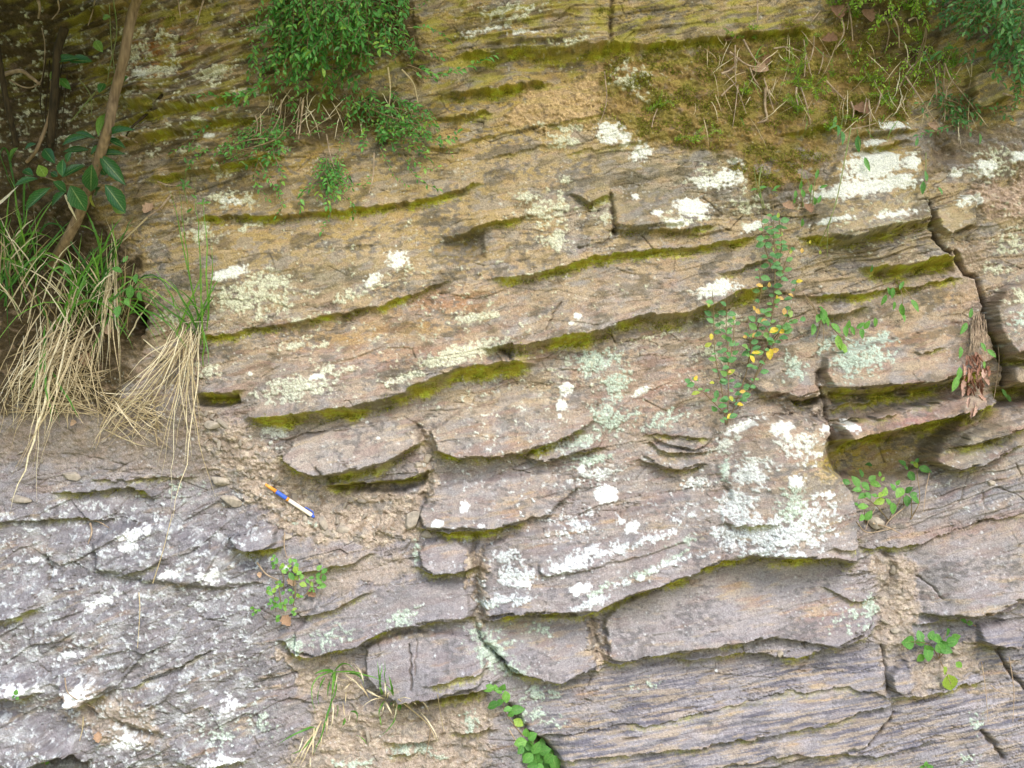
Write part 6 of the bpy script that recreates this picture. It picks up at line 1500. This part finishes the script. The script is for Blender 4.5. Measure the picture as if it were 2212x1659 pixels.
leafy("dock_leaf_plant", "slim grey green leaves hanging in front of the white lichen block", "plant", (1850, 270), [(1860 - 52, 285, 30, -95, 0.60), (1818, 300, 34, -90, 0.65), (1855, 310, 36, -85, 0.60), (1872, 355, 32, -75, 0.80), (1804, 262, 24, -100, 0.90), (1800, 275, 22, 200, 0.95), (1995, 405, 28, -90, 0.65), (2000, 380, 24, 100, 0.70), (2030, 415, 22, -70, 0.80), (2118, 300, 24, -80, 0.80), (1980, 305, 22, 80, 0.70)],
      [[(1820, 250), (1815, 300)], [(1850, 270), (1858, 320)], [(2000, 330), (2000, 410)]], 'blue_leaf', T_SERR, .03, .35, 'green_stem')
leafy("clover_sprig", "thin stemmed clover like sprigs on the brown soil", "plant", (1700, 440), [(*((1475 + x / 3), y / 3), L * .33, a, v) for x, y, L, a, v in ((460, 1230, 50, 190, .3), (520, 1215, 60, 20, .3), (610, 1215, 60, 40, .35), (590, 1235, 40, 180, .3), (500, 1270, 40, -90, .3), (730, 1260, 50, 90, .5), (775, 1250, 60, 110, .5), (850, 1300, 60, 100, .4), (885, 1290, 60, 70, .4), (760, 1200, 60, 80, .45), (870, 1130, 60, 80, .5), (770, 1440, 60, 90, .3), (830, 1220, 60, 80, .5), (720, 1300, 40, 90, .4), (910, 1210, 50, 20, .35))],
      [[(1475 + x / 3, y / 3) for x, y in s] for s in (((520, 1350), (480, 1200), (460, 1080)), ((780, 1340), (770, 1200), (775, 1060)), ((840, 1340), (850, 1220), (870, 1090)), ((820, 1340), (830, 1240), (790, 1110)))], 'round_leaf', T_OVAL, .025, .45, 'green_stem')
leafy("leafy_sprout", "small star shaped leafy sprout on the thin bedded rock", "plant", (398, 400), [(395, 392, 18, 120, .2), (405, 395, 18, 60, .25), (398, 405, 18, -80, .2), (388, 402, 16, 190, .2), (410, 405, 16, -20, .25), (412, 350, 16, 60, .1), (400, 345, 16, 110, .1), (405, 365, 14, 200, .1), (440, 435, 18, 80, .5), (432, 440, 16, 170, .55), (448, 438, 16, 10, .5), (410, 455, 16, 30, .3), (420, 425, 14, 140, .3)], [[(405, 440), (398, 400), (405, 350)]], 'round_leaf', T_OVAL, .03, .35, 'green_stem')
leafy("broadleaf_seedling", "loose green leaves hanging between grass and straw", "plant", (270, 620), [(*(x / 3, 553 + y / 3), L * .33, a, v) for x, y, L, a, v in ((440, 85, 80, -60, .3), (760, 90, 70, 150, .35), (840, 230, 90, -100, .3), (830, 300, 60, -60, .6), (770, 360, 80, -95, .4), (885, 150, 70, -90, .3), (905, 260, 60, -80, .4), (810, 20, 50, 60, .4))], [[(290, 570), (280, 620), (262, 680)], [(295, 590), (302, 650)]], 'round_leaf', T_OVAL, .08, .6, 'green_stem')

# ------------------------------------------------------------------ feathery heath seedlings
def heath(stems, label, L=9, var=(0, 1), lift=.03):
    x0, y0 = stems[0][0]
    t = thing("heath_seedling", label, "seedling", P(x0, y0, 0), "feathery seedlings on the mossy soil")
    lf, st = MB(), MB()
    for s in stems:
        n = len(s)
        c = path([P(x, y, .006 + lift * i / (n - 1)) for i, (x, y) in enumerate(s)], 10)
        st.tube(c, .0012, .0006, 4)
        seg = np.linalg.norm(np.diff(c, axis=0), axis=1).sum()
        k = int(seg / (1.05 * S))
        tt = np.linspace(.05, 1, k) * (len(c) - 1)
        pos = np.stack([np.interp(tt, np.arange(len(c)), c[:, i]) for i in range(3)], 1)
        dr = nrm(np.stack([np.interp(tt, np.arange(len(c)), np.gradient(c[:, i])) for i in range(3)], 1))
        rnd = nrm(rng.normal(size=(k, 3)))
        sd = nrm(rnd - dr * (rnd * dr).sum(1)[:, None])
        l = L * S * rng.uniform(.7, 1.1, k) * np.linspace(1.1, .7, k)
        lf.leaves(pos, dr * .8 + sd, nrm(rng.normal(size=(k, 3)) + UP), l * 1.25, l * .24, rng.uniform(*var, k), T_NEEDLE)
    lf.build("needles", MT['feather'], t); st.build("stem", MT['green_stem'], t)


def hz(lst):
    return [[(1558.7 + x * .2954, y * .2954) for x, y in s] for s in lst]


heath(hz([[(570, 650), (545, 500), (500, 335)], [(560, 560), (590, 450), (612, 335)], [(545, 520), (490, 510), (440, 495)], [(560, 520), (600, 470), (628, 450)], [(560, 610), (500, 600), (440, 610)], [(560, 590), (600, 590), (640, 600)], [(535, 480), (490, 440), (455, 430)], [(570, 640), (620, 640), (660, 640)]]), "largest feathery bright green seedling in the upper right soil")
heath(hz([[(560, 840), (540, 760), (480, 690)], [(550, 800), (500, 740), (460, 720)], [(565, 820), (560, 750), (555, 690)], [(560, 800), (590, 790), (600, 780)]]), "feathery green seedling just under the largest one")
heath(hz([[(680, 640), (690, 690), (695, 720)], [(690, 620), (740, 590), (770, 570)], [(690, 640), (740, 660), (760, 680)], [(670, 640), (650, 600), (660, 570)], [(740, 620), (780, 640), (790, 660)]]), "feathery seedling spreading right of the largest one")
heath(hz([[(180, 690), (190, 640), (180, 600)], [(170, 690), (200, 670), (215, 655)], [(170, 690), (155, 670), (150, 650)]]), "lone little feathery seedling left of the largest one")
heath(hz([[(1060, 600), (1075, 560), (1065, 520)], [(1070, 600), (1110, 560), (1180, 500)], [(1090, 590), (1140, 570), (1175, 570)], [(1050, 600), (1020, 570), (1000, 575)], [(1080, 620), (1120, 630), (1160, 625)], [(1040, 590), (980, 560), (930, 590)]]), "feathery seedling above the grey lichen tuft")
heath(hz([[(1180, 690), (1130, 690), (1080, 690)], [(1190, 690), (1210, 730), (1240, 790)], [(1200, 680), (1250, 720), (1275, 725)], [(1190, 680), (1210, 650), (1220, 640)], [(1200, 700), (1180, 740), (1170, 760)]]), "feathery seedling below the orange sand patch")
heath(hz([[(830, 840), (820, 800), (810, 760)], [(800, 960), (790, 910), (830, 880)], [(800, 960), (770, 930), (760, 900)], [(830, 960), (850, 940), (870, 930)]]), "feathery seedling above the left end of the white capped block")
heath(hz([[(940, 880), (980, 875), (1030, 880)], [(960, 880), (940, 850), (900, 850)]]), "small feathery seedling on top of the white capped block")
heath(hz([[(640, 830), (660, 820), (685, 805)], [(640, 830), (635, 815), (650, 800)]]), "tiny feathery seedling low on the mossy soil", 7)
heath(hz([[(1490, 270), (1430, 240), (1350, 190)], [(1450, 260), (1430, 220), (1420, 200)], [(1470, 265), (1460, 285), (1440, 290)]]), "yellow green feathery sprig beside the dark root mass")
heath(hz([[(820, 60), (815, 20), (810, -20)], [(830, 50), (860, 20), (870, -10)], [(810, 50), (790, 30), (775, 10)]]), "feathery sprig on the large rusty leaf at the top", 9, (0, .6))
heath(hz([[(960, 130), (970, 90), (960, 40)], [(975, 120), (1000, 100), (1010, 80)], [(1130, 170), (1140, 130), (1125, 90)], [(1140, 150), (1170, 130), (1200, 130)]]), "feathery sprigs between the two rusty leaves at the top", 9, (0, .6))
heath(hz([[(1330, 80), (1340, 40), (1320, 0)], [(1340, 70), (1390, 40), (1430, 20)], [(1340, 60), (1370, 20), (1380, -20)], [(1440, 60), (1450, 10), (1450, -20)], [(1220, 160), (1240, 120), (1250, 90)]]), "dull green feathery sprigs left of the bluish shrub", 10, (0, .5))
heath(hz([[(1700, 500), (1690, 440), (1680, 380)], [(1700, 490), (1740, 440), (1760, 440)], [(1700, 500), (1660, 470), (1640, 440)], [(1640, 420), (1650, 370), (1660, 320)], [(1720, 470), (1700, 420), (1720, 380)]]), "olive feathery sprig under the bluish shrub", 10, (0, .35))
for shoot in hz([[(60, 290), (50, 260), (40, 230)], [(90, 280), (130, 260), (160, 270)], [(250, 290), (240, 260), (250, 230)], [(230, 210), (260, 200), (300, 205)], [(630, 330), (620, 300), (610, 280)], [(950, 400), (930, 370), (900, 360)], [(890, 350), (880, 310), (885, 290)], [(720, 270), (700, 250), (690, 250)], [(1220, 460), (1230, 430), (1215, 400)], [(1530, 600), (1550, 570), (1545, 540)], [(820, 560), (810, 500), (800, 440)]]):
    heath([shoot, [shoot[0], (shoot[0][0] + U(-9, 9), shoot[0][1] - U(6, 12))]], "small feathery shoot in the olive moss near the top", 8, (0, .5), .015)
for shoot in [[(1460, 305), (1475, 295), (1500, 300)], [(1490, 305), (1515, 298), (1545, 285)], [(1500, 300), (1510, 285), (1520, 275)], [(1560, 290), (1545, 280), (1540, 265)], [(1400, 240), (1420, 225), (1430, 200)], [(1425, 230), (1445, 220), (1455, 225)]]:
    heath([shoot, [shoot[0], (shoot[0][0] + U(-9, 9), shoot[0][1] - U(6, 12))]], "pale feathery shoot at the left part of the mossy soil", 8, (.2, 1), .015)

# ------------------------------------------------------------------ stone chips in the sand and moss on the soil
import bmesh
chips = []
bm = bmesh.new(); bmesh.ops.create_icosphere(bm, subdivisions=3, radius=1)
V0 = np.array([v.co[:] for v in bm.verts]); F0 = np.array([[v.index for v in f.verts] for f in bm.faces]); bm.free()
for k in range(8):
    V = V0.copy()
    for n_, o_ in zip(nrm(rng.normal(size=(9, 3))), rng.uniform(.3, .75, 9)):
        e = V @ n_ - o_
        V = V - np.where(e > 0, e, 0)[:, None] * n_
    V = V * [1, .6, .65]
    chips.append((V, F0))
CHIP = 'small angular stone chip lying in the sandy rubble'
meshes = {}
areas = [(SOIL[0][0], 90), (SOIL[2][0], 30), (SOIL[1][0], 26), (SOIL[13 - 5][0], 10), (SOIL[21][0], 12)]
for poly, cnt in areas:
    for x, y, d in sample_poly(poly, cnt):
        if not (5 < x < 2205 and 5 < y < 1655): continue
        k = random.randrange(8)
        if k not in meshes:
            o = link_mesh("stone_chip", chips[k][0], chips[k][1], MT['stone'], None, None, False); meshes[k] = o.data
        else:
            o = bpy.data.objects.new("stone_chip", meshes[k]); COL.objects.link(o)
        r = U(3, 8.5) if U(0, 1) < .85 else U(9, 14)
        o.scale = (r * S * U(.8, 1.5), r * S, r * S * U(.6, 1))
        o.rotation_euler = (U(-.4, .4), U(-3, 3), U(-.4, .4))
        o.location = P(x, y, r * S * .15).tolist()
        tag(o, CHIP, "stone chip", "small stone chips in the sandy rubble")

MT['moss'] = leaf_mat("moss", [(0, (.10, .09, .012)), (.5, (.22, .22, .025)), (.85, (.36, .38, .045)), (1, (.34, .30, .10))], .8, .2)
m = MB()
rng = np.random.default_rng(99)
zone = np.clip(SOILK['mossy'] * ss(-.1, .3, fbm(X / 60, Y / 40, 3, 310)) + .9 * moss * ss(.0, .3, fbm(A / 40, B / 14, 3, 311)) * (Y < 1300) + .5 * topm * ss(.1, .4, fbm(X / 40, Y / 24, 3, 312)), 0, 1)
cand = np.argwhere((zone > .35) & (X > -10) & (X < 2222) & (Y > -10) & (Y < 1670))
cand = cand[rng.permutation(len(cand))[:8500]]
h_ = H[cand[:, 0], cand[:, 1]]
pos = np.stack([(X[cand[:, 0], cand[:, 1]] - CX) * S, -h_ + .0005, ZC + (CY - Y[cand[:, 0], cand[:, 1]]) * S], 1)
rep_ = 5
pos = np.repeat(pos, rep_, 0) + rng.normal(size=(len(pos) * rep_, 3)) * [.003, .0008, .003]
n_ = len(pos)
m.leaves(pos, nrm(rng.normal(size=(n_, 3)) * .8 + [0, -.9, .3]), rng.normal(size=(n_, 3)), rng.uniform(.004, .010, n_), rng.uniform(.0012, .0024, n_), np.clip(np.repeat(rng.random(n_ // rep_), rep_) * .8 + rng.random(n_) * .2, 0, 1), T_NEEDLE)
tag(m.build("moss", MT['moss'], None), "olive moss growing on the soil and under the ledges", "moss", None, "stuff")
